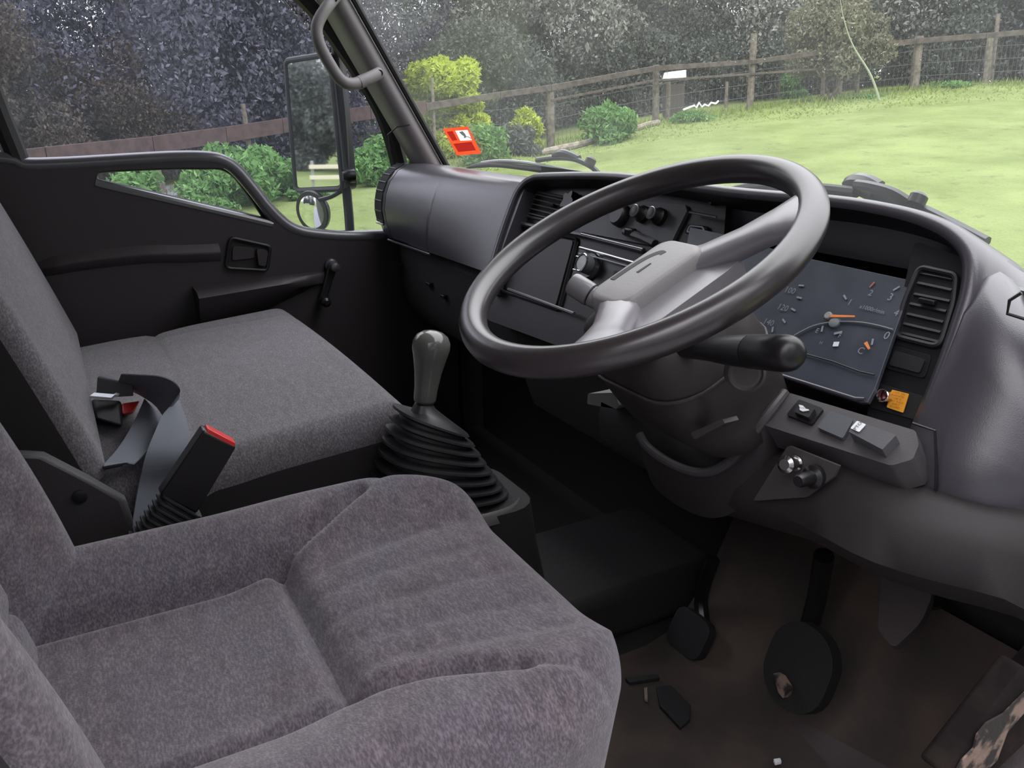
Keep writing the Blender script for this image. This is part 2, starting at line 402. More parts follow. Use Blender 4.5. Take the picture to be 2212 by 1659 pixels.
LGUM2 = leafmat('gum_leaf_grey_green', (0.34, 0.345, 0.31), (0.17, 0.175, 0.15))
LOLV = leafmat('olive_leaf', (0.24, 0.235, 0.16), (0.13, 0.13, 0.09))
LYEL = leafmat('yellow_green_leaf', (0.55, 0.62, 0.10), (0.36, 0.46, 0.07), 0.35)
LGRN = leafmat('bush_green_leaf', (0.20, 0.36, 0.12), (0.10, 0.20, 0.07), 0.3)
LBRN = leafmat('dry_scrub_leaf', (0.12, 0.098, 0.078), (0.055, 0.046, 0.042))
LDRK = leafmat('dark_hedge_leaf', (0.16, 0.175, 0.15), (0.075, 0.08, 0.072))
BARK = mat('tree_bark', (0.16, 0.13, 0.11), 0.9, noise=(9, 5, 0.4, 0.6), col2=(0.07, 0.055, 0.05))
def crownblobs(seed, H, R, base, n):
    rg = random.Random(seed); out = []
    for i in range(n):
        z = base + (H-base)*rg.random()**0.9; k = (z-base)/(H-base); rr = R*(0.55+0.75*math.sin(pi*min(1, 0.18+k*0.75)))*0.8
        a = rg.random()*2*pi; q = rr*sqrt(rg.random()); out.append((q*cos(a), q*sin(a), z, R*(0.22+0.2*rg.random())))
    return out
TREES = {}
def treemesh(key, m, seed, H, R, base, n, nl, size):
    k = (key, seed)
    if k not in TREES: TREES[k] = leafcloud(key, crownblobs(seed, H, R, base, n), nl, size, m, seed=seed, droop=0.8)
    return TREES[k]
def trunk(parent, H, r, lean=0.2, seed=0, name='trunk'):
    rg = random.Random(seed); b = BASE[parent]
    P = [b + Vector((lean*rg.uniform(-1, 1)*k, lean*rg.uniform(-1, 1)*k, H*k-0.2)) for k in (0, .2, .4, .6, .8, 1)]
    return MB().tube(smooth_path(P, 3), [r*(1-0.75*i/15) for i in range(16)], 8).build(name, BARK, parent)
def tree(px, R, mesh, sc, label, lz=0.0, rot=0.0, H=7, rt=0.18, name='gum_tree', group=None):
    a = heading(px); x, y = CAM.x-cos(a)*R, CAM.y+sin(a)*R
    t = thing(name, label, 'tree', (x, y, gz(x, y)-0.1), group or {'gum_tree': 'gum trees beyond the fence', 'dry_scrub': 'dry scrub behind the brown board', 'understorey_shrub': 'dark shrubs behind the wire fence'}.get(name))
    trunk(t, H*0.8*sc, rt*sc, 0.25, int(px))
    c = bpy.data.objects.new('crown', mesh); COL.objects.link(c); c.parent = t; c.scale = (sc, sc, sc); c.rotation_euler = (0, 0, rot); c.location = (0, 0, lz); BASE[c] = BASE[t]
    return t
gA = lambda s: treemesh('crown_blue', LGUM, s, 6.0, 2.6, 0.3, 60, 60000, 0.040)
gB = lambda s: treemesh('crown_grey', LGUM2, s, 6.2, 2.9, 0.3, 40, 42000, 0.058)
gO = lambda s: treemesh('crown_olive', LOLV, s, 3.0, 1.5, 1.1, 34, 14000, 0.06)
gS = lambda s: treemesh('crown_scrub', LBRN, s, 3.2, 1.9, 0.1, 40, 26000, 0.042)
tree(-230, 19, gA(1), 1.0, 'blue-grey gum tree at the far left edge of the passenger window', rot=1)
tree(0, 18, gA(2), .50, 'small blue-grey gum sapling at the left of the passenger window, just behind the dry scrub', rot=2)
tree(560, 23, gA(2), 1.0, 'dense blue-grey gum tree behind the top edge of the outside mirror', rot=2)
tree(300, 17, gA(3), 1.05, 'darkest gum tree above the middle of the brown fence board', rot=3)
tree(470, 18.5, gA(1), 1.1, 'gum tree behind the pale leaning post in the passenger window', rot=4)
tree(600, 19.5, gA(2), 1.1, 'gum tree directly left of the outside mirror', rot=.5)
tree(770, 25, gA(3), 1.1, 'gum tree between the outside mirror and the windscreen pillar', rot=1.7)
tree(60, 25, gB(4), 0.42, 'low pale gum far behind the small blue-grey sapling at the left', rot=.8)
tree(400, 24, gB(5), 1.0, 'gum tree hidden behind the darkest gum in the passenger window', rot=2.3)
tree(960, 27, gB(4), 1.05, 'tall gum tree rising behind the yellow-green bush', rot=.3)
tree(1160, 26, gB(5), 1.0, 'grey-green gum tree behind the thick fence post at the windscreen', rot=1.3)
tree(1330, 28, gB(6), 0.95, 'grey-green gum tree above the rounded green bush', rot=2.1)
tree(1500, 31, gB(4), 1.0, 'thin gum tree with sky gaps above the white shed', rot=3.3)
tree(1660, 29, gB(5), 1.0, 'gum tree behind the tallest fence post', rot=4.2)
tree(1850, 32, gB(6), 1.05, 'gum tree behind the olive twin-stemmed tree', rot=5.0)
tree(2010, 30, gB(4), 1.1, 'gum tree between the two right-hand post pairs', rot=5.8)
tree(2190, 29, gA(2), 1.2, 'dark gum tree at the top right corner of the windscreen', rot=.9)
tree(2380, 30, gB(6), 1.2, 'gum tree just past the right end of the windscreen', rot=1.9)
tree(1070, 36, gB(6), .62, 'distant gum tree between the yellow bush and the thick post', rot=2.2)
tree(1420, 38, gB(5), .62, 'distant gum tree behind the white shed roof', rot=3.9)
tree(1750, 40, gB(4), .62, 'distant gum tree above the leaning bare stem', rot=.2)
tree(2100, 38, gB(5), .62, 'distant gum tree above the double post at the right', rot=1.2)
tree(200, 15.5, gS(7), 0.62, 'dry brown scrub low behind the left end of the brown fence board', name='dry_scrub', rot=.4, H=2, rt=.05)
tree(30, 15, gS(8), 0.72, 'tallest dry brown scrub at the left edge of the passenger window', name='dry_scrub', rot=1.4, H=2, rt=.05)
t = tree(1790, 23.2, gO(9), .74, 'rounded olive tree on two thin dark stems in front of the fence', name='olive_tree', rot=1.0, H=2.4, rt=.05, lz=0.05)
trunk(t, 1.9, .045, 0.5, 5)
for i, (px, R, sc, s) in enumerate(((960, 23, 0.8, 7), (1080, 23, .8, 8), (1300, 25, 0.8, 8), (1480, 27, 0.75, 7), (1650, 27, 0.8, 8), (1760, 27, .7, 7), (1900, 28, 0.8, 7), (2060, 28, 0.85, 8), (2230, 28, 0.9, 7))):
    tree(px, R, treemesh('crown_understorey', LDRK, s+10, 3.0, 2.2, 0.0, 34, 16000, 0.06), sc,
         ('dark understorey shrub behind the wire fence, ' + ('leftmost, behind the yellow-green bush', 'behind the pale seeding weed', 'behind the rounded green bush', 'below the white shed', 'behind the tallest post', 'left of the twin dark stems', 'right of the leaning bare stem', 'between the two right-hand post pairs', 'at the right edge')[i]),
         name='understorey_shrub', rot=i*1.3, H=2, rt=.05)
def bush(px, py, R, w, hgt, m, label, seed, n=5000, size=0.06, name='bush', lift=0.0, aspect=0.35):
    a = heading(px, py); x, y = CAM.x-cos(a)*R, CAM.y+sin(a)*R
    t = thing(name, label, 'bush', (x, y, gz(x, y)-0.05+lift), {'bush': 'green bushes along the fence', 'weed_clump': 'weed clumps along the fence'}[name]); rg = random.Random(seed)
    bl = [(rg.uniform(-w, w)*.75, rg.uniform(-w, w)*.5, hgt*rg.uniform(.12, .85), w*rg.uniform(.12, .34)) for _ in range(26)]
    bl = [(x_, y_, z_*(1-.45*(abs(x_)/w)**1.5), r_) for x_, y_, z_, r_ in bl]
    bl = [(x_, y_, min(z_, hgt-r_*0.8), r_) for x_, y_, z_, r_ in bl]
    me = leafcloud('foliage', bl, n, size, m, squash=min(1.0, hgt/w), seed=seed, aspect=aspect)
    c = bpy.data.objects.new('foliage', me); COL.objects.link(c); c.parent = t; BASE[c] = BASE[t]
    trunk(t, hgt*0.7, 0.03, 0.2, seed, 'stem'); return t
def bh(px, top, R):   # bush height from its top pixel
    a = heading(px, top); d = ray(px, top); z = CAM.z+d.z*R/hypot(d.x, d.y); return z-gz(CAM.x-cos(a)*R, CAM.y+sin(a)*R)
bush(967, 150, 18.7, 1.0, bh(955, 100, 18.7), LYEL, 'bright yellow-green conifer-like bush right of the windscreen pillar', 21, 26000, 0.07)
bush(1310, 240, 18.6, 0.75, bh(1310, 218, 18.6), LGRN, 'rounded green bush at the fence between two posts', 22, 4500, 0.06)
bush(1132, 230, 18.8, 0.42, bh(1130, 205, 18.8), LYEL, 'small pale yellow bush left of the thick fence post', 23, 1800, 0.06)
bush(1040, 290, 16.8, 0.7, bh(1040, 262, 16.8), LGRN, 'low green weeds behind the red windscreen sticker', 24, 3200, 0.05, 'weed_clump')
bush(1125, 290, 18.0, 0.6, bh(1120, 250, 18.0), LDRK, 'dark low shrub left of the thick fence post', 25, 2500, 0.06)
bush(520, 320, 13, 0.8, bh(510, 296, 13), LGRN, 'leafy green bush below the brown board, left of the mirror', 26, 5200, 0.055)
bush(440, 345, 12.6, 0.5, bh(440, 318, 12.6), LGRN, 'green bush tucked just above the lower quarter window', 27, 3000, 0.05)
bush(800, 300, 14.8, 0.75, bh(800, 258, 14.8), LGRN, 'green bush seen between the mirror arm and the pillar', 28, 4500, 0.055)
bush(880, 320, 15.8, 0.6, bh(880, 285, 15.8), LGRN, 'green bush half hidden by the windscreen pillar', 29, 3000, 0.055)
bush(280, 378, 12.8, 0.6, bh(280, 352, 12.8), LGRN, 'low green hedge plant seen in the left of the quarter window', 30, 3600, 0.05)
bush(440, 385, 12.2, 0.5, bh(440, 364, 12.2), LGRN, 'low green plant right of the post in the quarter window', 31, 2600, 0.045)
bush(640, 335, 13.4, 0.6, bh(640, 315, 13.4), LGRN, 'green bush behind the outside mirror', 32, 3000, 0.05)
bush(1490, 235, 20.6, 0.6, bh(1490, 228, 20.6), LGRN, 'tuft of weeds by the white strip at the fence', 33, 1500, 0.04, 'weed_clump')
bush(1870, 210, 22.8, 0.5, bh(1870, 196, 22.8), LGRN, 'weeds at the fence right of the leaning bare stem', 34, 1200, 0.04, 'weed_clump')
bush(2050, 180, 24.2, 0.6, bh(2040, 166, 24.2), LGRN, 'weeds between the two right-hand post pairs', 35, 1400, 0.04, 'weed_clump')
bush(1715, 155, 25, 0.5, bh(1715, 145, 25), LGRN, 'light green shrub behind the fence left of the twin stems', 36, 1800, 0.06)

# grass tufts over the paddock
def tufts():
    n = 60000; rg = np.random.default_rng(5)
    a = rg.uniform(-0.35, 1.35, n); r = 3.2 + 22*rg.random(n)**0.8; R = np.interp(a, FH, FR); keep = (r < R*1.08) & (r > R*.86); a, r = a[keep], r[keep]; n = len(a)
    x = CAM.x-np.cos(a)*r; y = CAM.y+np.sin(a)*r
    z = np.array([gz(p, q) for p, q in zip(x, y)]); nearf = np.exp(-((r/np.interp(a, FH, FR)-1)/0.06)**2)
    hgt = 0.02+0.02*rg.random(n)+nearf*0.17*rg.random(n); w = 0.012+0.012*rg.random(n); t = rg.uniform(0, 2*pi, n); l = 0.05*rg.normal(size=(n, 2))
    v = np.empty((n, 3, 3)); v[:, 0] = np.c_[x-w*np.cos(t), y-w*np.sin(t), z-0.01]; v[:, 1] = np.c_[x+w*np.cos(t), y+w*np.sin(t), z-0.01]; v[:, 2] = np.c_[x+l[:, 0], y+l[:, 1], z+hgt]
    me = bpy.data.meshes.new('grass_tufts'); me.vertices.add(3*n); me.vertices.foreach_set('co', v.reshape(-1)); me.loops.add(3*n); me.loops.foreach_set('vertex_index', np.arange(3*n))
    me.polygons.add(n); me.polygons.foreach_set('loop_start', np.arange(0, 3*n, 3)); me.polygons.foreach_set('loop_total', np.full(n, 3)); me.update(); me.validate()
    me.materials.append(leafmat('grass_blade', (0.29, 0.36, 0.11), (0.17, 0.23, 0.06), 0.35))
    o = bpy.data.objects.new('grass_tufts', me); COL.objects.link(o); tag(o, 'short bright green grass growing over the paddock up to the fence', 'grass', kind='stuff')
tufts()

# fence: posts, rails, wires
POST = mat('weathered_post_timber', (0.19, 0.165, 0.13), 0.9, noise=(12, 5, 0.4, 0.65), col2=(0.10, 0.085, 0.07))
RAILL = mat('brown_fence_board', (0.085, 0.05, 0.045), 0.85, noise=(8, 5, 0.4, 0.65), col2=(0.05, 0.032, 0.03))
RAILR = mat('grey_brown_rail', (0.105, 0.085, 0.07), 0.9, noise=(8, 5, 0.4, 0.65), col2=(0.05, 0.042, 0.036))
WIRE = mat('fence_wire', (0.08, 0.08, 0.085), 0.6)
fc = onfence(900)
fence = thing('paddock_fence', 'timber post and rail fence running round the far side of the green paddock', 'fence', fc)
def post(bx, by, tx, ty, w, dr=0.0, m=POST):
    if by: b = gpt(bx, by)
    else: b = onfence(bx, dr)
    a = (b-CAM); dist = hypot(a.x, a.y); d = ray(tx, ty); tp = CAM+d*(dist/hypot(d.x, d.y)); tp.x = tp.x*.35+b.x*.65 if abs(tx-bx) < 15 else tp.x; tp.y = tp.y*.35+b.y*.65 if abs(tx-bx) < 15 else tp.y
    r = w*dist/1960/2
    P = [b+(tp-b)*k for k in (-0.15, 0.0, 0.3, 0.6, 1.0)]
    MB().tube(P, [r*1.05, r*1.05, r, r*.97, r*.92], 10).build('post', m, fence)
for q in ((1190, 320, 1188, 183, 18), (1416, 268, 1413, 140, 15), (1619, 237, 1628, 72, 14), (1811, 204, 1814, 96, 13), (1974, 192, 1984, 78, 17), (2130, 179, 2130, 72, 13), (2140, 178, 2148, 30, 8),
          (1568, 232, 1570, 176, 7), (1682, 214, 1684, 166, 8), (1776, 208, 1778, 150, 8), (1850, 202, 1851, 160, 9), (354, 421, 322, 297, 14), (527, None, 514, 224, 11), (1442, 262, 1443, 176, 10), (934, None, 934, 168, 7),
          (700, None, 690, 240, 12), (880, None, 876, 215, 12), (120, None, 95, 318, 14), (2290, 176, 2300, 40, 14)):
    post(*q)
def rail(pts, hgt, thick, m, dr=-0.08):
    P = [fpt(px, py, dr) for px, py in pts]
    for i in range(len(P)-1):
        a, b = P[i], P[i+1]; t = (b-a).normalized(); n = Vector((-t.y, t.x, 0)).normalized()
        up = Vector((0, 0, 1)); h0 = hgt[i]/2; h1 = hgt[i+1]/2
        ring = lambda p, h: [p-n*thick/2-up*h, p+n*thick/2-up*h, p+n*thick/2+up*h, p-n*thick/2+up*h]
        MB().loft([ring(a, h0), ring(b-t*0.01, h1)]).build('rail', m, fence, bevel=0.006)
rail([(-200, 372), (100, 338), (330, 313), (488, 291), (610, 272), (752, 250), (800, 243), (920, 232)], [.24]*8, 0.05, RAILL)
rail([(920, 231), (1080, 205), (1190, 190), (1414, 148), (1622, 134)], [.14, .12, .12, .11, .10], 0.08, RAILR)
rail([(1622, 134), (1812, 108), (1978, 89), (2130, 77), (2300, 62)], [.10, .11, .13, .12, .12], 0.07, RAILR)
rail([(1190, 217), (1414, 174), (1622, 160), (1812, 146)], [.05]*4, 0.05, RAILR)
mb = MB()
for k in (0.25, 0.5, 0.75):
    P = []
    for px in range(900, 2320, 60):
        b = onfence(px, 0.04); P.append(b+Vector((0, 0, 1.15*k)))
    mb.tube(P, 0.006, 5)
for px in range(900, 2320, 9):
    b = onfence(px, 0.04); mb.tube([b, b+Vector((0, 0, 1.1))], 0.004, 4, cap=False)
w_ = mb.build('wire_netting', WIRE, fence); w_['kind'] = 'stuff'
# log at the grass edge
P = [gpt(px, py) for px, py in ((1168, 336), (1240, 322), (1320, 300), (1400, 276), (1424, 270))]
P = [Vector((p.x, p.y, gz(p.x, p.y)+0.06)) for p in P]
tag(MB().tube(smooth_path(P, 4), [.06, .07, .075, .08, .075, .07, .075, .08, .08, .075, .07, .07, .075, .07, .065, .06, .05], 9).build('log', mat('log_bark', (0.27, 0.24, 0.19), .9, noise=(9, 5, .4, .6), col2=(.15, .13, .1))),
    'long weathered log lying along the grass edge at the thick fence post', 'log')
# leaning bare stem
b = gpt(1899, 218); R_ = hypot(b.x-CAM.x, b.y-CAM.y)
P = [b]+[CAM+ray(px, py)*(R_/hypot(ray(px, py).x, ray(px, py).y)) for px, py in ((1893, 195), (1882, 165), (1868, 140), (1850, 112), (1838, 88), (1828, 60), (1818, 20), (1812, -30))]
tag(MB().tube(smooth_path(P, 3), [max(.008, .032-.0011*i) for i in range(25)], 7).build('bare_sapling', mat('sapling_bark', (0.26, 0.30, 0.20), .8)), 'thin leaning bare sapling standing alone in the grass before the fence', 'sapling')
# white shed behind and a zigzag white strip
p = fpt(1457, 163, 1.3); t_ = thing('shed', 'small white roofed shed glimpsed through the trees behind the fence', 'shed', (p.x, p.y, gz(p.x, p.y)))
rt = Vector((sin(yaw), cos(yaw), 0)); bk = Vector((-cos(yaw), sin(yaw), 0))
MR = Matrix((rt, bk, Vector((0, 0, 1)))).transposed()
MB().box(BASE[t_]+Vector((0, 0, (p.z-BASE[t_].z)*.4)), (.42, .5, (p.z-BASE[t_].z)*.8), MR).build('wall', mat('shed_wall', (.07, .06, .05), .9), t_)
MB().prism([p-rt*.25-bk*.3+Vector((0, 0, -.10)), p+rt*.22-bk*.3+Vector((0, 0, -.06)), p+rt*.27+Vector((0, 0, .12)), p-rt*.14+Vector((0, 0, .08))], bk*.6).build('roof', mat('shed_roof_white', (.9, .9, .9), .4), t_)
P = [fpt(px, py, -.9) for px, py in ((1476, 237), (1492, 231), (1500, 228), (1504, 233), (1510, 222), (1516, 231), (1522, 226), (1530, 229), (1536, 222), (1546, 224), (1552, 218))]
tag(MB().tube(P, .022, 6).build('white_strip', mat('strip_white', (.95, .95, .95), .3)), 'zigzag white strip low at the fence foot', 'strip')

# things behind the cab that only the mirrors show: timber gate and a hedge
CREAM = mat('cream_painted_timber', (.72, .66, .48), .6)
gx, gy = -6.05, -16.3
gt_ = thing('yard_gate', 'low cream painted timber gate far behind the truck, reflected in the outside mirror', 'gate', (gx, gy, gz(gx, gy)))
GM = Matrix(((.935, .354, 0), (-.354, .935, 0), (0, 0, 1))); gd = Vector((.935, -.354, 0)); g0 = Vector((gx, gy, gz(gx, gy)))
for zz in (.27, .50):
    MB().box(g0+Vector((0, 0, zz)), (3.0, .04, .085), GM).build('rail', CREAM, gt_, bevel=.005)
for xx in (-1.45, 0, 1.45):
    MB().box(g0+gd*xx+Vector((0, -.05, .32)), (.07, .06, .62), GM).build('upright', mat('gate_post_grey', (.3, .29, .27), .8), gt_, bevel=.005)
for i, (hx, hy, sc) in enumerate(((-9.6, -20.5, .42), (-7.4, -20.2, .40), (-5.2, -20, .42), (-2.5, -19, .45))):
    t_ = thing('hedge_tree', 'dark hedge tree behind the truck, ' + ('at the far end of the row', 'second from the far end', 'third from the far end', 'nearest the truck')[i], 'tree', (hx, hy, gz(hx, hy)-.1), 'hedge trees behind the truck')
    trunk(t_, 2, .1, .2, i)
    c = bpy.data.objects.new('crown', treemesh('crown_hedge', LDRK, 40+i % 2, 6.0, 2.9, 0.0, 44, 16000, 0.14)); COL.objects.link(c); c.parent = t_; c.rotation_euler = (0, 0, i*1.1); c.scale = (sc, sc, sc); BASE[c] = BASE[t_]
for i, (hx, hy) in enumerate(((-13.5, -31), (-9, -32), (-4.5, -31), (-15, -5), (-16, -11), (-17, -18))):
    t_ = thing('gum_tree', 'gum tree far behind the truck, ' + ('left in the mirror', 'in the middle', 'nearest the gravel', 'at the fence just outside the passenger window', 'second along the fence behind the cab', 'at the far corner of the paddock')[i], 'tree', (hx, hy, gz(hx, hy)-.1), 'gum trees behind the hedge')
    trunk(t_, 5, .15, .2, i)
    c = bpy.data.objects.new('crown', gB(4+i % 3)); COL.objects.link(c); c.parent = t_; c.rotation_euler = (0, 0, i*1.1); BASE[c] = BASE[t_]
for i, (hx, hy, sc) in enumerate(((6.0, -5.5, 1.0), (7.0, -.5, 1.1), (7.5, 4.5, 1.1))):  # unseen trees added to block sky light at the driver door
    t_ = thing('gum_tree', 'unseen gum tree added to shade the driver door, ' + ('behind the truck', 'level with the driver door', 'ahead of the driver door')[i], 'tree', (hx, hy, gz(hx, hy)-.1), 'unseen gum trees added to shade the cab')
    trunk(t_, 6, .2, .25, i)
    c = bpy.data.objects.new('crown', gA(1+i)); COL.objects.link(c); c.parent = t_; c.rotation_euler = (0, 0, i*1.7); c.scale = (sc, sc, sc); BASE[c] = BASE[t_]

# ================================================================== CAB SHELL
XD = -0.95
LINER = mat('roof_lining', (0.22, 0.21, 0.215), 0.9)
structure(MB().box((-.08, .27, -.03), (1.84, 1.5, .06)).build('floor', CARP))
structure(MB().box((-.08, .12, 1.46), (1.9, 1.12, .05)).build('ceiling', LINER, bevel=.01))
structure(MB().box((-.08, -.46, .72), (1.9, .05, 1.5)).build('wall_rear', LINER))
structure(MB().box((-.08, 1.06, .28), (1.84, .05, .85)).build('wall_front', CARP))
structure(MB().box((-.985, -.30, .72), (.07, .28, 1.5)).build('wall_left', PILL, bevel=.01))
structure(MB().box((-.985, 1.02, .31), (.07, .14, .76)).build('wall_left', DOORP, bevel=.01))
structure(MB().box((.83, -.36, .72), (.07, .18, 1.5)).build('wall_right', PILL, bevel=.01))
# outer skin of the cab on the passenger side and nose
structure(MB().box((-.08, 1.11, .26), (1.9, .03, .8)).build('trim_3', PAINTW, bevel=.01))

# windscreen: curved raked glass
def ywin(x, z): return 1.03 - 0.12*(abs(x+.05)/.85)**2 - 0.56*(z-.75)
def onwin(px, py, push=0.0):
    d = ray(px, py); s = 1.0
    for _ in range(40):
        p = CAM+d*s; s += (ywin(p.x, p.z)-push-p.y)/(d.y+0.56*d.z+0.4*abs(d.x))*0.6
    return CAM+d*s
xs = [-.90+i*1.74/30 for i in range(31)]; zs = [.705+i*.71/12 for i in range(13)]
rings = []
for z in zs: rings.append([Vector((x, ywin(x, z), z)) for x in xs] + [Vector((x, ywin(x, z)+.005, z)) for x in reversed(xs)])
structure(MB().loft(rings).build('window_1', GLASSW))

# left pillar
def pil(z, dx, dy): return Vector((-.885+dx, ywin(-.885, z)-.02+dy, z))
rings = []
for z in [.70+.72*i/14 for i in range(15)]:
    k = (z-.7)/.7
    rings.append([pil(z, a, b) for a, b in ((-.015, .035), (.0, .03), (.022, .012), (.034, -.008), (.033, -.020), (.026, -.032), (.012, -.040), (-.01, -.042), (-.05, -.042), (-.06, -.02), (-.06, .02))])
a_p = structure(MB().loft(rings).build('trim_1', PILL, ang=60))
rings = []
MB().tube([pil(z, .026, .022) for z in [.72+.7*i/10 for i in range(11)]], .008, 8).build('glass_seal', BLKM, a_p)
MB().tube([pil(.862, .0385, -.02), pil(.858, .036, -.055), pil(.84, .024, -.085), pil(.80, .014, -.1)], .0018, 6).build('panel_seam', BLK, a_p)
# right pillar (out of frame) and header
structure(MB().loft([[Vector((.80+a, ywin(.80, z)-.02+b, z)) for a, b in ((-.03, .03), (.05, .03), (.05, -.09), (-.03, -.06))] for z in (.46, .70, 1.0, 1.42)]).build('trim_2', PILL))
structure(MB().box((-.05, .645, 1.43), (1.7, .1, .06)).build('trim_4', LINER, bevel=.012))

# ------------------------------------------------------------------ passenger door
D = lambda px, py, dx=0.0: at(px, py, x=XD+dx)
belt = smooth_path([Vector((XD, -.16, .835)), D(20, 338), D(50, 350), D(130, 349), D(220, 344), D(300, 339), D(380, 335), D(440, 335), D(478, 341), D(510, 360), D(545, 400), D(580, 444), D(617, 480), D(652, 497), D(700, 504), D(750, 507), D(800, 506), D(860, 500), Vector((XD, .97, .62))], 4)
outer = [Vector((XD, -.16, -.05)), Vector((XD, .97, -.05))] + list(reversed(belt))
hole = smooth_path([D(207, 393), D(209, 376), D(225, 370), D(300, 366), D(380, 363), D(440, 363), D(484, 364), D(512, 378), D(535, 405), D(560, 440), D(580, 470), D(588, 481), D(560, 475), D(500, 461), D(400, 438), D(300, 415), D(230, 400)], 3, True)
SILL = mat('sill_roll_plastic', (.085, .085, .095), .25, spec=1.0)
door = structure(thing('door_1', None, None, (XD, .4, .05)))
MB().prism(outer, (-.05, 0, 0), [hole]).build('door_panel', DOORP, door, bevel=.004)
MB().tube([p+Vector((-.012, 0, -.006)) for p in belt], .0155, 12).build('sill_roll', SILL, door)
MB().tube(smooth_path([D(205, 396, -.008), D(230, 403, -.008), D(300, 419, -.008), D(400, 442, -.008), D(500, 465, -.008), D(588, 486, -.008)], 4), .011, 10).build('lower_sill_roll', SILL, door)
MB().prism([p+Vector((-.055, 0, 0)) for p in hole], (-.004, 0, 0)).build('quarter_glass', GLASSD, door)
MB().tube([p+Vector((-.052, 0, 0)) for p in hole], .007, 8, True).build('quarter_seal', BLKM, door)
# main door glass and window frame
frame = smooth_path([Vector((XD-.02, .88, .60)), at(872, 420, x=XD-.02), at(866, 375, x=XD-.02), at(852, 315, x=XD-.02), at(828, 245, x=XD-.02), at(790, 175, x=XD-.02), at(740, 100, x=XD-.02), at(690, 30, x=XD-.02), at(640, -25, x=XD-.02), at(600, -75, x=XD-.02)], 4)
fr2 = frame + [Vector((XD-.02, .36, 1.30)), Vector((XD-.02, .30, 1.36)), Vector((XD-.02, -.05, 1.37)), Vector((XD-.02, -.10, 1.34))] + [at(-20, 200, x=XD-.02), at(4, 262, x=XD-.02), at(30, 325, x=XD-.02), at(40, 352, x=XD-.02)]
MB().tube(fr2, .023, 10).build('window_frame', BLKM, door)
gl = [p+Vector((-.035, 0, -.03)) for p in belt[3:-1]] + [Vector((XD-.035, .80, .86)), Vector((XD-.035, .40, 1.36)), Vector((XD-.035, -.10, 1.37)), Vector((XD-.035, -.12, .81))]
MB().prism(gl, (-.004, 0, 0)).build('door_glass', GLASSD, door)
MB().tube([p+Vector((-.028, 0, -.004)) for p in belt], .005, 6).build('glass_seal', BLKM, door)
# lock knob
MB().lathe([(.007, 0), (.007, .022), (.009, .026), (.008, .034), (.003, .037)], D(48, 349)+Vector((-.02, 0, -.005)), (0, 0, 1), 14).build('lock_knob', BLK, door)
# inner handle: recess frame, cup, lever
q = [D(497, 512), D(583, 531), D(576, 583), D(487, 578)]
rq = rquad(q, .16)
MB().prism([p+Vector((.001, 0, 0)) for p in shrink(rq, .004)], (.003, 0, 0)).build('handle_cup', CARP, door)
hf = MB().tube([p+Vector((.006, 0, 0)) for p in rq], .0048, 8, True).build('handle_frame', DASHD, door)
lv = rquad([D(551, 535), D(577, 540), D(571, 573), D(556, 571)], .3)
MB().prism([p+Vector((.004, 0, 0)) for p in lv], (.012, 0, 0)).build('handle_lever', DOORP, door, bevel=.004)
MB().prism([p+Vector((.004, 0, 0)) for p in rquad([D(502, 530), D(548, 535), D(548, 556), D(500, 562)], .2)], (.004, 0, 0)).build('handle_pull', DOORP, door, bevel=.002)
# upper crease ledge
crz = smooth_path([D(70, 585), D(140, 567), D(230, 555), D(320, 547), D(400, 546), D(474, 543)], 5)
rings = [[p+Vector((-.01, 0, .028)), p+Vector((.016*min(1, i/5+.2), 0, .004)), p+Vector((.018*min(1, i/5+.2), 0, -.004)), p+Vector((-.01, 0, -.035))] for i, p in enumerate(crz)]
MB().loft(rings).build('pocket_ledge', DOORP, door, ang=70)
# armrest wedge
A0, A1 = D(415, 618), D(698, 584)
rings = []
for k in range(9):
    t = k/8; c = A0.lerp(A1, t); wdt = .075*(1-t)**.8+.012; h = .10*(1-t)+.02
    rings.append([c+Vector((-.01, 0, 0)), c+Vector((wdt*.8, 0, -.004)), c+Vector((wdt, 0, -.014)), c+Vector((wdt*.9, 0, -.03)), c+Vector((wdt*.45, 0, -h)), c+Vector((-.01, 0, -h-.02))])
MB().loft(rings).build('armrest', DOORP, door, ang=50)
# window winder
pv = D(714, 572)
MB().lathe([(.017, 0), (.017, .012), (.013, .016), (.012, .04), (.011, .046), (.004, .049)], pv, (1, 0, 0), 20).build('winder_pivot', DASH, door)
e = D(692, 645)
MB().loft([[p+Vector((xx, a*w_, 0)) for a, xx in ((-1, .012), (1, .012), (1, .024), (-1, .024))] for p, w_ in ((pv, .014), (pv.lerp(e, .5), .011), (e, .011))]).build('winder_arm', DASHD, door, bevel=.004)
MB().lathe([(.010, .015), (.013, .03), (.012, .055), (.006, .06)], e, (1, 0, 0), 16).build('winder_knob', BLK, door)

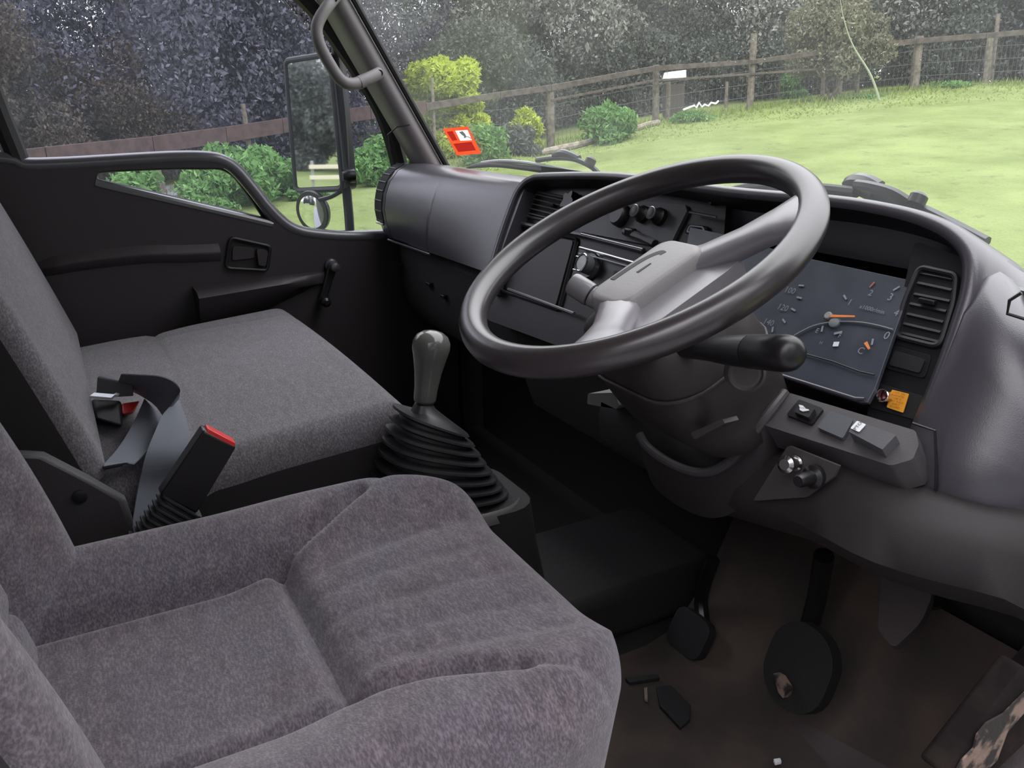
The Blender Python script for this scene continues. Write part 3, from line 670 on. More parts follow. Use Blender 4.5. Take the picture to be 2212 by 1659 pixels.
# ------------------------------------------------------------------ grab handle on the pillar
H = lambda px, py, x=-.835: at(px, py, x=x)
gh = thing('grab_handle', 'grey curved grab handle bolted to the passenger side windscreen pillar', 'grab handle', H(760, 100))
P = smooth_path([H(742, -25, -.85), H(722, -4, -.84), H(706, 16, -.82), H(690, 42, -.81), H(684, 66, -.805), H(691, 98, -.80), H(712, 138, -.80), H(733, 169, -.80), H(753, 181, -.805), H(778, 178, -.815)], 5)
MB().tube(P, .0135, 14).build('grip', PILL, gh)
MB().tube([H(775, 179, -.814), H(800, 168, -.82), H(820, 158, -.832)], [.0150, .0145, .0145], 14).build('end_cap', PILL, gh)
n_ = (CAM-H(820, 158)).normalized()
MB().lathe([(.008, .0), (.008, .0115)], H(820, 158, -.832)+n_*.004, n_, 16).build('screw_recess', BLK, gh)
MB().lathe([(.008, .0), (.008, .0115)], H(722, -2, -.835)+n_*.004, n_, 16).build('screw_recess', BLK, gh)

# ------------------------------------------------------------------ outside mirror
mr = thing('outside_mirror', 'tall rectangular outside mirror with a small round spot mirror on a black tube arm', 'mirror', (-1.08, .66, .55))
OL, OR = -1.17, -1.02     # outer and inner edge
Q = [at(614, 127, x=OL), at(712, 112, x=OR), at(742, 412, x=OR), at(638, 416, x=OL)]
nm = (Q[1]-Q[0]).cross(Q[3]-Q[0]).normalized()
if nm.dot(CAM-Q[0]) < 0: nm = -nm
Q = [CAM+(p-CAM)*((Q[0]-CAM).dot(nm)/(p-CAM).dot(nm)) for p in Q]
rq = rquad(Q, .10)
MB().prism([p-nm*.006 for p in rq], -nm*.045).build('mirror_housing', BLK, mr, bevel=.008)
MB().tube([p-nm*.002 for p in shrink(rq, .004)], .0072, 8, True).build('mirror_bezel', BLKM, mr)
MB().prism(shrink(rq, .011), -nm*.004).build('mirror_glass', MIRR, mr)
ar = smooth_path([at(745, 520, x=-1.0), at(742, 470, x=-1.01), at(736, 400, x=-1.02), at(727, 260, x=-1.02), at(716, 150, x=-1.02), at(712, 90, x=-1.02), at(700, 20, x=-1.0), at(690, -40, x=-.98)], 5)
MB().tube([p-nm*.02 for p in ar], .0125, 12).build('arm_tube', BLK, mr)
MB().lathe([(.012, -.02), (.018, -.008), (.018, .012), (.009, .018)], at(755, 380, x=-1.0), (0, 1, 0), 16).build('arm_knob', BLK, mr)
MB().tube(smooth_path([at(738, 412, x=-1.02), at(715, 425, x=-1.03), at(690, 432, x=-1.05)], 4), .006, 8).build('spot_bracket', BLK, mr)
c = at(676, 457, x=-1.09)
ns = (nm+(CAM-c).normalized()*.12+Vector((0, 0, -.10))).normalized()
MB().lathe([(.0, -.035), (.036, -.028), (.054, -.008), (.056, .002), (.054, .006), (.049, .006)], c, ns, 32).build('spot_housing', BLK, mr)
MB().lathe([(.0505, .004), (.042, .0063), (.03, .0087), (.015, .0102), (.001, .0107)], c, ns, 32).build('spot_glass', MIRR, mr, ang=80)

# ------------------------------------------------------------------ windscreen sticker, drops, wipers
Wp = lambda px, py, p=.004: onwin(px, py, p)
st = thing('registration_sticker', 'orange-red square sticker with white picture panel in the lower windscreen corner', 'sticker', Wp(1000, 330))
Z = lambda x, y: (940+x/18.43, 250+y/18.43)
def wq(name, ps, push, m):
    P = [Wp(px, py, push) for px, py in ps]; n = (P[1]-P[0]).cross(P[2]-P[0]).normalized()
    if n.dot(CAM-P[0]) < 0: n = -n
    return MB().prism(P, n*.0006).build(name, m, st, smooth=False)
def zl(ps): return [Wp(*Z(*s), .002) for s in ps]
hl = [zl(((470, 640), (690, 615), (880, 970), (690, 995))), zl(((735, 1120), (1450, 1045), (1620, 1370), (930, 1440))), zl(((800, 590), (1290, 560), (1470, 970), (1010, 995)))]
ol = zl(((310, 530), (1290, 430), (1840, 1500), (880, 1590))); n_ = (ol[1]-ol[0]).cross(ol[3]-ol[0]).normalized()
MB().prism(ol, n_*.0006, hl).build('backing', STK, st, smooth=False)
wq('dark_panel', [Z(470, 640), Z(690, 615), Z(880, 970), Z(690, 995)], .002, STKD)
wq('dark_panel', [Z(735, 1120), Z(1450, 1045), Z(1620, 1370), Z(930, 1440)], .002, STKD)
wq('white_panel', [Z(800, 590), Z(1290, 560), Z(1470, 970), Z(1010, 995)], .002, STKW)
wq('ink_mark', [Z(960, 650), Z(1090, 610), Z(1190, 720), Z(1245, 830), Z(1220, 880), Z(1140, 880), Z(1160, 820), Z(1050, 740)], .003, STKG)
wq('ink_mark', [Z(1240, 820), Z(1340, 830), Z(1430, 890), Z(1440, 920), Z(1350, 860), Z(1240, 840)], .003, STKG)
mb = MB(); rg = random.Random(3)
for i in range(70):
    px = rg.gauss(1640, 170); py = abs(rg.gauss(70, 70))
    if i > 55: px = rg.uniform(1100, 2200); py = rg.uniform(5, 200)
    p = onwin(px, min(py, 240), -.0055); r = rg.uniform(.0004, .0011)
    mb.lathe([(r, 0), (r*.8, r*.5), (r*.2, r*.75)], p, (0, .87, .5), 6)
w_ = mb.build('rain_drops', mat('rain_drop', (.95, .97, .98), .05)); tag(w_, 'tiny bright rain drops scattered over the upper windscreen', 'drops', kind='stuff')

def wiper(name, label, blade, bw, arm, aw, knuckle, kw, cap):
    t = thing(name, label, 'wiper', onwin(*arm[-1], -.03), 'windscreen wipers')
    MB().tube(smooth_path([onwin(x, y, -.028) for x, y in blade], 5), [bw*(.35+.65*min(1, 5*k/(5*(len(blade)-1)), )) for k in range(5*(len(blade)-1)+1)], 8).build('rubber_blade', BLKM, t)
    MB().tube(smooth_path([onwin(x, y, -.045) for x, y in arm], 5), aw, 8).build('arm', mat('wiper_black_metal', (.03, .032, .035), .3), t)
    MB().tube(smooth_path([onwin(x, y, -.05) for x, y in knuckle], 4), kw, 10).build('arm_head', mat('wiper_black_metal', (.03, .032, .035), .3), t)
    for x, y in cap:
        MB().lathe([(.012, 0), (.012, .012), (.008, .016)], onwin(x, y, -.035), (0, .5, .85), 12).build('pivot_cap', BLK, t)
    return t
t1 = wiper('windscreen_wiper', 'black wiper parked at the passenger side of the windscreen above the glovebox', [(1008, 363), (1035, 357), (1075, 356), (1130, 362), (1190, 370), (1262, 377)], .0065, [(1160, 346), (1200, 341), (1236, 343), (1262, 352), (1285, 366), (1300, 385)], .006, [(1199, 337), (1212, 331), (1228, 334), (1250, 344)], .009, [(1272, 356)])
MB().tube(smooth_path([onwin(x, y, -.034) for x, y in ((1040, 352), (1080, 348), (1130, 351), (1190, 361), (1255, 374))], 5), .0045, 8).build('blade_spine', mat('wiper_spine_grey', (.25, .26, .26), .4), t1)
t2 = wiper('windscreen_wiper', 'black wiper parked in front of the steering wheel on the driver side', [(1560, 412), (1640, 402), (1720, 403), (1790, 409), (1850, 416)], .008, [(1845, 404), (1890, 425), (1935, 440), (1975, 448), (2040, 478), (2130, 525)], .009, [(1838, 401), (1850, 395), (1874, 398), (1896, 410)], .014, [(1977, 442)])
MB().tube(smooth_path([onwin(x, y, -.034) for x, y in ((1850, 400), (1880, 404), (1930, 418), (1975, 446))], 5), .008, 8).build('link_rod', BLK, t2)

# ================================================================== DASHBOARD
dash = thing('dashboard', 'wide dark grey truck dashboard with instrument hood, vents and radio below the windscreen', 'dashboard', (-.1, .85, .4))
def pad_prof(x):
    s = -.040 + .058*min(1, max(0, (x+.93)/.57))
    g = .0022*math.exp(-((x+.655)/.004)**2)
    dz = -.010*min(1, max(0, (x+.93)/.57))
    f = [(1.05, .735), (1.02, .742), (.97, .752), (.92, .763), (.88, .770), (.845, .768), (.815, .754), (.792, .730), (.778, .698), (.773, .66), (.779, .625), (.79, .597), (.80, .583), (.82, .578), (1.0, .575)]
    out = []
    for i, (y, z) in enumerate(f):
        k = min(1, max(0, (1.0-y)/.15)); gg = g*(0, .5, 1)[min(2, i-7)] if 7 <= i <= 12 else 0
        w_ = min(1, max(0, (x+.93)/.57)); zz = z-.010*(1 if 2 < i < 8 else 0)
        yr = .76+(zz-.58)*.4545+.010 if 4 <= i <= 12 else y+.02
        out.append(Vector((x, min((y-.040*k)*(1-w_)+yr*w_+gg, ywin(x, .75)-.006), z+dz*(1 if 2 < i < 8 else .5 if i < 3 else 0))))
    return out
xs = [-.868, -.866, -.84, -.79, -.74, -.70, -.672, -.664, -.660, -.6575, -.655, -.6525, -.650, -.646, -.638, -.60, -.55, -.50, -.45, -.40, -.36, -.335]
rings = [pad_prof(x) for x in xs]
MB().loft(rings).build('dash_pad', DASH, dash, ang=60)
# rounded end piece with side vent
rings = []
for x, k in ((-.871, 0), (-.90, .0), (-.925, .08), (-.94, .3), (-.947, .8)):
    rings.append([Vector((x, min(1.0, v.y+.02*k*(1 if v.y < .9 else 0)), v.z-.012*k*(1 if v.z > .7 else 0))) for v in pad_prof(-.871)])
endp = MB().loft(rings).build('dash_end', DASH, dash, ang=60)
# side vent louvres follow the curve of the end piece
sp_ = smooth_path([v for v in pad_prof(-.871)[5:11]], 6)
rings = [[Vector((-.938, v.y-.0015, v.z)), Vector((-.888, v.y-.0015, v.z)), Vector((-.888, v.y+.004, v.z-.001)), Vector((-.938, v.y+.004, v.z-.001))] for v in sp_]
sv = MB().loft(rings).build('side_vent', VOID, dash)
for k in range(8):
    v = sp_[min(len(sp_)-1, int((k+.5)/8*len(sp_)))]
    MB().tube([Vector((-.937, v.y-.001, v.z)), Vector((-.889, v.y-.001, v.z))], .0022, 6).build('slat', DASHD, sv)
MB().tube([Vector((-.938, sp_[-1].y-.002, sp_[-1].z-.004)), Vector((-.888, sp_[-1].y-.002, sp_[-1].z-.004))], .003, 6).build('vent_lip', SILV, sv)
# lip and lower passenger panel
MB().tube([Vector((x, pad_prof(x)[12].y-.004, .580)) for x in (-.90, -.8, -.7, -.64)], .0028, 6).build('pad_lip', DASH, dash)
rings = [[Vector((x, y, z)) for y, z in ((1.0, .575), (.815, .572), (.80, .55), (.802, .42), (.83, .36), (1.0, .30))] for x in (-.945, -.5, -.28)]
MB().loft(rings).build('glovebox', CARP, dash, bevel=.008)
for px, py, l in ((868, 572, 22), (930, 613, 26), (962, 640, 20)):
    p = at(px, py, y=.80); MB().box(p+Vector((0, -.004, 0)), (l*.0011, .012, .009)).build('latch', DASHD, dash, bevel=.002)

# ---- instrument hood: swept lip round the binnacle
BP = plane((0, .86, .80), (0, -.91, .414))
bk = -BP[1]
oc = smooth_path([at(px, py, pl=BP) for px, py in ((1042, 626), (1051, 596), (1075, 515), (1105, 430), (1122, 400), (1142, 385), (1175, 380), (1330, 381), (1560, 413), (1790, 434), (1920, 455), (2000, 479), (2055, 511), (2084, 555), (2082, 620), (2062, 690), (2035, 770), (2000, 862), (1975, 930))], 5)
cc = at(1600, 600, pl=BP)
rings = []
for i, p in enumerate(oc):
    t = (oc[min(i+1, len(oc)-1)]-oc[max(i-1, 0)]).normalized(); o = t.cross(BP[1]).normalized()
    if o.dot(p-cc) < 0: o = -o
    rings.append([p+o*.012+bk*.13, p+o*.013+bk*.05, p+o*.013+bk*.022, p+o*.010+bk*.007, p+o*.004+bk*.0, p-o*.006+bk*.004, p-o*.010+bk*.016, p-o*.010+bk*.13])
hood = MB().loft([r[:6]+[r[5]+bk*.012, r[0]] for r in rings]).build('instrument_hood', DASH, dash, ang=75)
MB().loft([[r[5], r[6], r[7], r[7]+(r[7]-cc).normalized()*.008, r[6]+(r[6]-cc).normalized()*.008] for r in rings]).build('hood_inner_shade', DASHD, dash, ang=75)  # inside of the hood coloured darker to stand in for its shade
# black back wall of the binnacle
ins = [p+bk*.115 for p in oc]
MB().prism(ins, bk*.01).build('binnacle_back', VOID, dash)
# dash top between hood and glass
def dtp(x): return float(np.interp(x, [.50, .58, .64, .70, .80], [0, .014, .055, .11, .2]))
rings = []
for i in range(25):
    x = -.36+i*1.16/24
    yg = ywin(x, .74)
    rings.append([Vector((x, .90, .788-dtp(x))), Vector((x, .94, .776-dtp(x))), Vector((x, .98 if yg > 1.0 else yg-.03, .755-dtp(x)*.8)), Vector((x, yg+.01, .738-dtp(x)*.4)), Vector((x, yg+.01, .70)), Vector((x, .90, .72))])
MB().loft(rings).build('dash_top', DASH, dash, ang=60)
# right wing of the dash
def yb(z): return .76+(z-.58)*.4545 if z > .57 else .755-.0*(z) + .10*(.57-z)**1.0*.6
rings = []
for x, o_ in ((.628, .050), (.638, .022), (.648, .006), (.662, -.002), (.68, -.006), (.70, -.004), (.72, .0), (.745, .010), (.77, .030), (.792, .062), (.81, .12)):
    zt = float(np.interp(x, [.60, .62, .64, .66, .69, .72, .75, .80, .815], [.752, .748, .744, .738, .718, .694, .662, .61, .59]))
    row = [Vector((x, yb(zt)+o_+.20, zt-.10)), Vector((x, yb(zt)+o_+.12, zt-.05)), Vector((x, yb(zt)+o_+.065, zt-.014)), Vector((x, yb(zt)+o_+.040, zt-.002)), Vector((x, yb(zt)+o_+.018, zt-.001)), Vector((x, yb(zt)+o_+.004, zt-.010))]
    for k in range(1, 9): z = zt-.01+(.548-zt)*k/8; row.append(Vector((x, yb(z)+o_, z)))
    for z, g_ in ((.533, 0), (.530, .004), (.527, 0), (.50, 0), (.465, .004), (.44, .012)): row.append(Vector((x, yb(z)+o_+g_, z)))
    rings.append(row)
MB().loft(rings, closed=False).build('dash_wing', DASH, dash, ang=60)
# seam around the lower wing panel
MB().tube([at(1978, 913, x=.672)+Vector((0, -.004, 0)), at(2024, 929, x=.70)+Vector((0, -.003, 0)), at(2026, 1000, x=.70)+Vector((0, -.002, 0)), at(2025, 1058, x=.70)+Vector((0, -.002, 0))], .0016, 6).build('panel_seam', DASHD, dash)
# demister slot at far right
p = at(2209, 660, x=.765)
MB().tube([p+Vector((.0, -.005, .012)), p+Vector((-.008, -.007, .004)), p+Vector((-.008, -.007, -.008)), p+Vector((.012, -.0, -.012))], .0016, 6).build('demister_slot', BLK, dash)

# ---- inner panels
PS = off(BP, -.022)       # right strip surface
def pq(pts, pl): return [at(px, py, pl=pl) for px, py in pts]
def plate(name, pts, pl, th, m, k=.15, parent=dash, bev=.0015, lift=0.0):
    P = rquad(pq(pts, off(pl, lift)), k) if k else pq(pts, off(pl, lift))
    return MB().prism(P, -pl[1]*th).build(name, m, parent, bevel=bev)
plate('vent_column', [(1975, 520), (2090, 560), (2075, 680), (1990, 920), (1960, 940), (1870, 900), (1935, 700)], PS, .02, DASHD, .12)
RV = [(1990, 578), (2070, 596), (2064, 655), (2034, 752), (1938, 728), (1958, 652)]
rv = plate('air_vent', RV, PS, .004, VOID, .22, lift=.001)
MB().tube([p+BP[1]*.003 for p in rquad(pq(RV, PS), .22)], .0035, 8, True).build('vent_frame', DASHD, rv)
for a, b in (((1988, 592), (2060, 606)), ((1984, 614), (2058, 630)), ((1977, 638), (2054, 654)), ((1968, 659), (2046, 676)), ((1962, 681), (2040, 699)), ((1954, 702), (2034, 721)), ((1948, 722), (2030, 742))):
    p, q = at(*a, pl=PS), at(*b, pl=PS); MB().prism([p+BP[1]*.004, q+BP[1]*.004, q-Vector((0, 0, .0035))+BP[1]*.001, p-Vector((0, 0, .0035))+BP[1]*.001], (0, .002, .002)).build('slat', DASHD, rv)
p, q = at(1996, 650, pl=PS), at(2022, 657, pl=PS)
MB().box((p+q)/2+BP[1]*.005, (.02, .006, .005)).build('vent_tab', DASHD, rv, bevel=.001)
bs = plate('blank_switch', [(1927, 745), (2012, 768), (1996, 818), (1912, 795)], PS, .004, DASHD, .2, lift=.003)
plate('switch_face', [(1932, 757), (1998, 776), (1986, 806), (1920, 788)], PS, .003, BLKM, .2, parent=bs, lift=.006)
lp = plate('lamp_panel', [(1892, 826), (1995, 856), (1980, 908), (1878, 880)], PS, .004, BLKM, .2, lift=.002)
ax = (BP[1]+Vector((.25, -.3, .0))).normalized(); c = at(1905, 854, pl=off(PS, .021))-ax*.021
MB().lathe([(.0066, 0), (.0066, .016), (.0073, .018), (.0073, .0205), (.0062, .021), (.0058, .012)], c, ax, 28, cap=False).build('warning_lamp_bezel', CHROME, lp)
MB().lathe([(.006, .0), (.006, .010), (.003, .0115)], c, ax, 24).build('warning_lamp_lens', REDL, lp)
# orange warning label
PO = off(PS, .0065)
os_ = thing('warning_label', 'small orange label with brown lettering beside the red warning lamp', 'label', at(1940, 885, pl=PO))
OQ = pq([(1860+1055/15.8, 810+500/15.8), (1860+1630/15.8, 810+640/15.8), (1860+1430/15.8, 810+1290/15.8), (1860+870/15.8, 810+1100/15.8)], PO)
MB().prism(rquad(OQ, .06), -BP[1]*.001).build('backing', ORG, os_, smooth=False)
ux = (OQ[1]-OQ[0]).normalized(); uy = ((OQ[0]-OQ[3])).normalized(); hh = (OQ[0]-OQ[3]).length; ww = (OQ[1]-OQ[0]).length
for k, s in enumerate(('LIGHT  ON', 'INDICATES', 'CAB  IS', 'NOT  FULLY', 'SAFELY', 'SECURED')):
    o_ = OQ[0].lerp(OQ[3], (k+.75)/6.4)+(OQ[1]-OQ[0])*.5; text(s, hh*.15, o_+BP[1]*.0012, ux, (OQ[0]-OQ[3]), ORGT, os_)

# ---- instrument cluster
CL = plane((0, .91, .80), (0, -.80, .6))
cl = plate('instrument_cluster', [(1490, 490), (1560, 505), (1720, 552), (1972, 606), (1890, 840), (1874, 870), (1858, 870), (1690, 816), (1560, 775), (1450, 700)], CL, .006, LENS, 0, bev=.001)
MB().tube([p+CL[1]*.004 for p in pq([(1600, 780), (1688, 813), (1780, 842), (1852, 865), (1872, 866)], CL)], .0024, 8).build('lens_rim', SILV if False else DASH, cl)
cu2 = Vector((0, .6, .8)); cx2 = Vector((1, 0, 0))
def ctext(s, px, py, size, m=GREYP, rot=0.0):
    p = at(px, py, pl=off(CL, .0012)); ux = cx2*cos(rot)+cu2*sin(rot); uy = cu2*cos(rot)-cx2*sin(rot); text(s, size, p, ux, uy, m, cl)
def tick(px, py, ang, l=.008, w=.0022, m=GREYP):
    p = at(px, py, pl=off(CL, .001)); u = cx2*cos(ang)+cu2*sin(ang); v = u.cross(CL[1])
    MB().prism([p-u*l/2-v*w/2, p+u*l/2-v*w/2, p+u*l/2+v*w/2, p-u*l/2+v*w/2], CL[1]*.0006).build('gauge_tick', m, cl, smooth=False)
zc = lambda x, y: (1600+x/5.53, 580+y/5.53)
for s, x, y in (('100', 590, 265), ('120', 505, 470), ('140', 335, 645)): ctext(s, *zc(x, y), .012, mat('dim_print', (.2, .23, .27), .6))
for x, y, a in ((725, 205, .1), (700, 350, 0), (630, 492, -.2), (518, 628, -.5), (382, 730, -1.1)): tick(*zc(x, y), a)
ctext('1', *zc(1305, 405), .011); tick(*zc(1248, 345), -.6)
ctext('2', *zc(1555, 295), .011); tick(*zc(1572, 195), 1.3, m=mat('red_print', (.35, .12, .1), .6))
ctext('3', *zc(1790, 345), .013); tick(*zc(1862, 240), .9)
ctext('4', *zc(1860, 535), .011); ctext('x1000r/min', *zc(1570, 490), .0075); ctext('0', *zc(1745, 805), .014)
ctext('E', *zc(915, 745), .009); tick(*zc(975, 722), -1.2); tick(*zc(1165, 770), .5, .01, .003); ctext('F', *zc(1185, 805), .008)
ctext('C', *zc(1435, 985), .012); tick(*zc(1575, 878), -1.2); tick(*zc(1140, 905), .3, .007, .006, WHITEP); ctext('H', *zc(960, 890), .006)
for a, b, w in ((zc(1080, 570), zc(1365, 575), .0035), (zc(1495, 885), zc(1540, 965), .004)):
    p, q = at(*a, pl=off(CL, .004)), at(*b, pl=off(CL, .004)); v = (q-p).normalized().cross(CL[1])*w/2
    MB().prism([p-v, q-v*.6, q+v*.6, p+v], CL[1]*.001).build('gauge_needle', NEED, cl, smooth=False)
MB().tube(smooth_path([at(*zc(x, y), pl=off(CL, .002)) for x, y in ((640, 800), (860, 690), (1100, 640), (1400, 640), (1640, 680), (1820, 730))], 5), .0010, 6).build('dial_arc', mat('dial_arc_grey', (.2, .21, .22), .5), cl)
MB().lathe([(.005, 0), (.005, .004), (.004, .005)], at(*zc(1060, 578), pl=CL), CL[1], 18).build('needle_hub', mat('needle_hub_grey', (.3, .27, .25), .5), cl)
MB().lathe([(.007, 0), (.007, .003), (.005, .004)], at(*zc(1130, 650), pl=CL), CL[1], 18).build('trip_button', mat('dial_arc_grey', (.2, .21, .22), .5), cl)
MB().tube([at(*zc(x, y), pl=off(CL, .002)) for x, y in ((740, 1010), (1100, 1110), (1420, 1230), (1600, 1270))], .0009, 6).build('dial_lower_edge', BLK, cl)

# ---- centre stack
CS = off(BP, -.040)
plate('centre_panel', [(1092, 405), (1180, 385), (1330, 392), (1570, 425), (1560, 560), (1340, 760), (1240, 760), (1050, 690)], CS, .01, DASHD, .06)
VN = [(1157, 414), (1224, 428), (1207, 484), (1140, 468)]
vn = plate('air_vent', VN, CS, .004, VOID, .15, lift=.001)
MB().tube([p+BP[1]*.002 for p in rquad(pq(VN, CS), .15)], .0030, 8, True).build('vent_frame', DASH, vn)
for k in range(5):
    t = (k+.6)/5.2; a = Vector((*VN[0], 0)).lerp(Vector((*VN[3], 0)), t); b = Vector((*VN[1], 0)).lerp(Vector((*VN[2], 0)), t)
    p, q = at(a.x+3, a.y, pl=CS), at(b.x-3, b.y, pl=CS)
    MB().tube([p+BP[1]*.003, q+BP[1]*.003], .0015, 6).build('slat', PILL, vn)
MB().box(at(1190, 442, pl=off(CS, .007)), (.022, .005, .006)).build('vent_tab', DASHD, vn, bevel=.001)
# star shaped knob
c = at(1240, 440, pl=CS); P = []
for k in range(40):
    a = 2*pi*k/40; r = .017+.0035*cos(5*a); P.append(c+Vector((1, 0, 0))*r*cos(a)+Vector((0, .414, .91))*r*sin(a))
MB().prism([p+BP[1]*.002 for p in P], BP[1]*.016).build('star_knob', BLK, dash, bevel=.003)
# heater panel, knobs, sliders
hp = plate('heater_panel', [(1275, 445), (1400, 436), (1480, 442), (1484, 455), (1452, 520), (1430, 535), (1250, 500)], CS, .006, mat('heater_panel_grey', (.06, .062, .068), .45), .1, lift=.006)
for px, py in ((1392, 465), (1428, 470)):
    c = at(px, py, pl=off(CS, .006))
    MB().lathe([(.0145, 0), (.0145, .008), (.011, .012), (.0095, .024), (.004, .025)], c, BP[1], 24).build('heater_knob', BLK, hp)
    MB().lathe([(.0098, .021), (.0106, .022), (.0106, .024), (.0096, .0245)], c, BP[1], 24, cap=False).build('knob_ring', SILV, hp)
MB().tube(pq([(1350, 500), (1368, 507), (1390, 515), (1415, 527)], off(CS, .011)), .007, 8).build('slider', BLK, hp)
p = at(1362, 502, pl=off(CS, .012)); MB().box(p, (.02, .014, .014)).build('slider_knob', BLK, hp, bevel=.003)
MB().lathe([(.02, 0), (.019, .012), (.016, .016)], at(1345, 468, pl=off(CS, .006)), BP[1], 24).build('heater_knob', BLK, hp)
MB().tube(pq([(1490, 458), (1548, 469)], off(CS, .012)), .0022, 6).build('trim_line', SILV, dash)
v3 = plate('air_vent', [(1482, 484), (1528, 488), (1526, 506), (1478, 504)], CS, .004, VOID, .3, lift=.005)
MB().tube([p for p in rquad(pq([(1490, 488), (1518, 491), (1522, 503), (1484, 501)], off(CS, .009)), .3)], .0014, 6, True).build('vent_frame', GREYP, v3)
MB().tube(pq([(1500, 395), (1540, 440)], off(CS, .004)), .004, 6).build('vent_divider', DASHD, dash)
# trim bars and radio
MB().tube(pq([(1113, 480), (1160, 490), (1255, 507), (1310, 521), (1390, 541)], off(CS, .008)), .0042, 8).build('trim_bar', DASH, dash)
MB().tube(pq([(1255, 505), (1310, 519), (1388, 538)], off(CS, .0125)), .0014, 6).build('trim_line', SILV, dash)
cb = plate('storage_lid', [(1120, 497), (1238, 520), (1200, 660), (1092, 622)], CS, .006, DASHD, .05, lift=.005)
MB().tube(rquad(pq([(1112, 490), (1246, 516), (1206, 670), (1084, 628)], off(CS, .004)), .04), .003, 6, True).build('lid_gap', VOID, cb)
rd = plate('radio', [(1254, 531), (1500, 600), (1460, 690), (1228, 620)], CS, .008, BLK, .05, lift=.006)
MB().tube(pq([(1252, 535), (1300, 548), (1352, 563), (1450, 590)], off(CS, .015)), .0024, 6).build('radio_trim', SILV, rd)
MB().tube(pq([(1250, 548), (1290, 557), (1350, 574), (1440, 600)], off(CS, .0145)), .0016, 6).build('radio_trim', GREYP, rd)
MB().tube(pq([(1238, 582), (1262, 588)], off(CS, .0145)), .0016, 6).build('radio_trim', SILV, rd)
c = at(1279, 576, pl=off(CS, .006))
MB().lathe([(.026, 0), (.026, .004), (.022, .008)], c, BP[1], 32).build('dial_ring', mat('smoked_ring', (.03, .033, .035), .15), rd)
MB().lathe([(.0165, .006), (.0165, .022), (.0155, .024)], c, BP[1], 32).build('volume_knob', mat('knob_dark_green_grey', (.10, .11, .11), .2), rd)
MB().lathe([(.0145, .024), (.0165, .023), (.017, .025), (.0155, .0262), (.0142, .0255)], c, BP[1], 32, cap=False).build('knob_ring', CHROME, rd)
MB().lathe([(.014, .0235), (.013, .0245), (.002, .0248)], c, BP[1], 32).build('knob_face', mat('knob_face_grey', (.35, .37, .37), .2), rd)
MB().tube(smooth_path(pq([(1245, 554), (1258, 557), (1262, 561), (1272, 563)], off(CS, .016)), 4), .0016, 6).build('radio_button', CHROME, rd)
for k in range(4):
    MB().prism(rquad(pq([(1330+k*26, 585+k*7), (1350+k*26, 590+k*7), (1346+k*26, 604+k*7), (1326+k*26, 598+k*7)], off(CS, .014)), .2), BP[1]*.003).build('radio_button', BLKM, rd)
# bright lower edges of the stack, and the open tray
MB().tube(pq([(1098, 625), (1160, 648), (1240, 678)], off(CS, .014)), .0035, 8).build('tray_edge', DASH, dash)
MB().tube([at(px, py, y=.79) for px, py in ((1090, 694), (1160, 723), (1249, 763))], .003, 8).build('tray_edge', DASHD, dash)
rings = [[Vector((x, y, z)) for y, z in ((.98, .58), (.80, .56), (.795, .50), (.80, .42), (.84, .30), (.98, .28))] for x in (-.30, .1, .30)]
MB().loft(rings).build('lower_panel', CARP, dash, bevel=.01)

# ---- knee panel and switch ledge
def kprof(x):
    r_ = .055*np.clip((x-.66)/.12, 0, 1)**1.5; k = np.clip((x-.48)/.08, 0, 1)*.03
    k2 = .035*np.clip((x-.42)/.16, 0, 1)
    return [Vector((x, y+r_, z+(k2 if z < .45 else 0))) for y, z in ((.83, .56), (.735, .505+k), (.712, .50+k), (.700, .485+k*.6), (.692, .46), (.696, .422), (.72, .395), (.78, .37), (.9, .35))]
KNEE = mat('knee_panel_dark', (.024, .021, .021), .6, bump=(600, .25, .0007)); LEDGE = mat('ledge_grey', (.070, .064, .066), .5, bump=(600, .25, .0007))
MB().loft([kprof(x) for x in [.17+.645*i/24 for i in range(25)]]).build('knee_panel', KNEE, dash, ang=60)
LG = plane((0, .70, .56), (0, -.6, .8))
lo = pq([(1697, 846), (1978, 930), (1985, 960), (1972, 992), (1925, 1006), (1640, 915), (1634, 902)], LG)
lo = [p for p in lo]
mb = MB().prism(rquad(lo, .2), (0, .026, -.034))
lg = mb.build('switch_ledge', LEDGE, dash, bevel=.012)
# lip framing the column cut-out
P = smooth_path([at(px, py, y=yy) for px, py, yy in ((1381, 938, .665), (1398, 965, .665), (1440, 996, .67), (1490, 1017, .675), (1532, 1019, .68), (1572, 1000, .685), (1612, 958, .69), (1655, 900, .70), (1696, 848, .735))], 5)
MB().tube(P, .0062, 10).build('column_lip', LEDGE, dash)
mb = MB()
rings = [[p+Vector((0, .0, 0)), p+Vector((.004, .002, -.03)), p+Vector((.0, .02, -.07))] for p in P]
mb.loft(rings, closed=False).build('lip_skirt', KNEE, dash, ang=80)
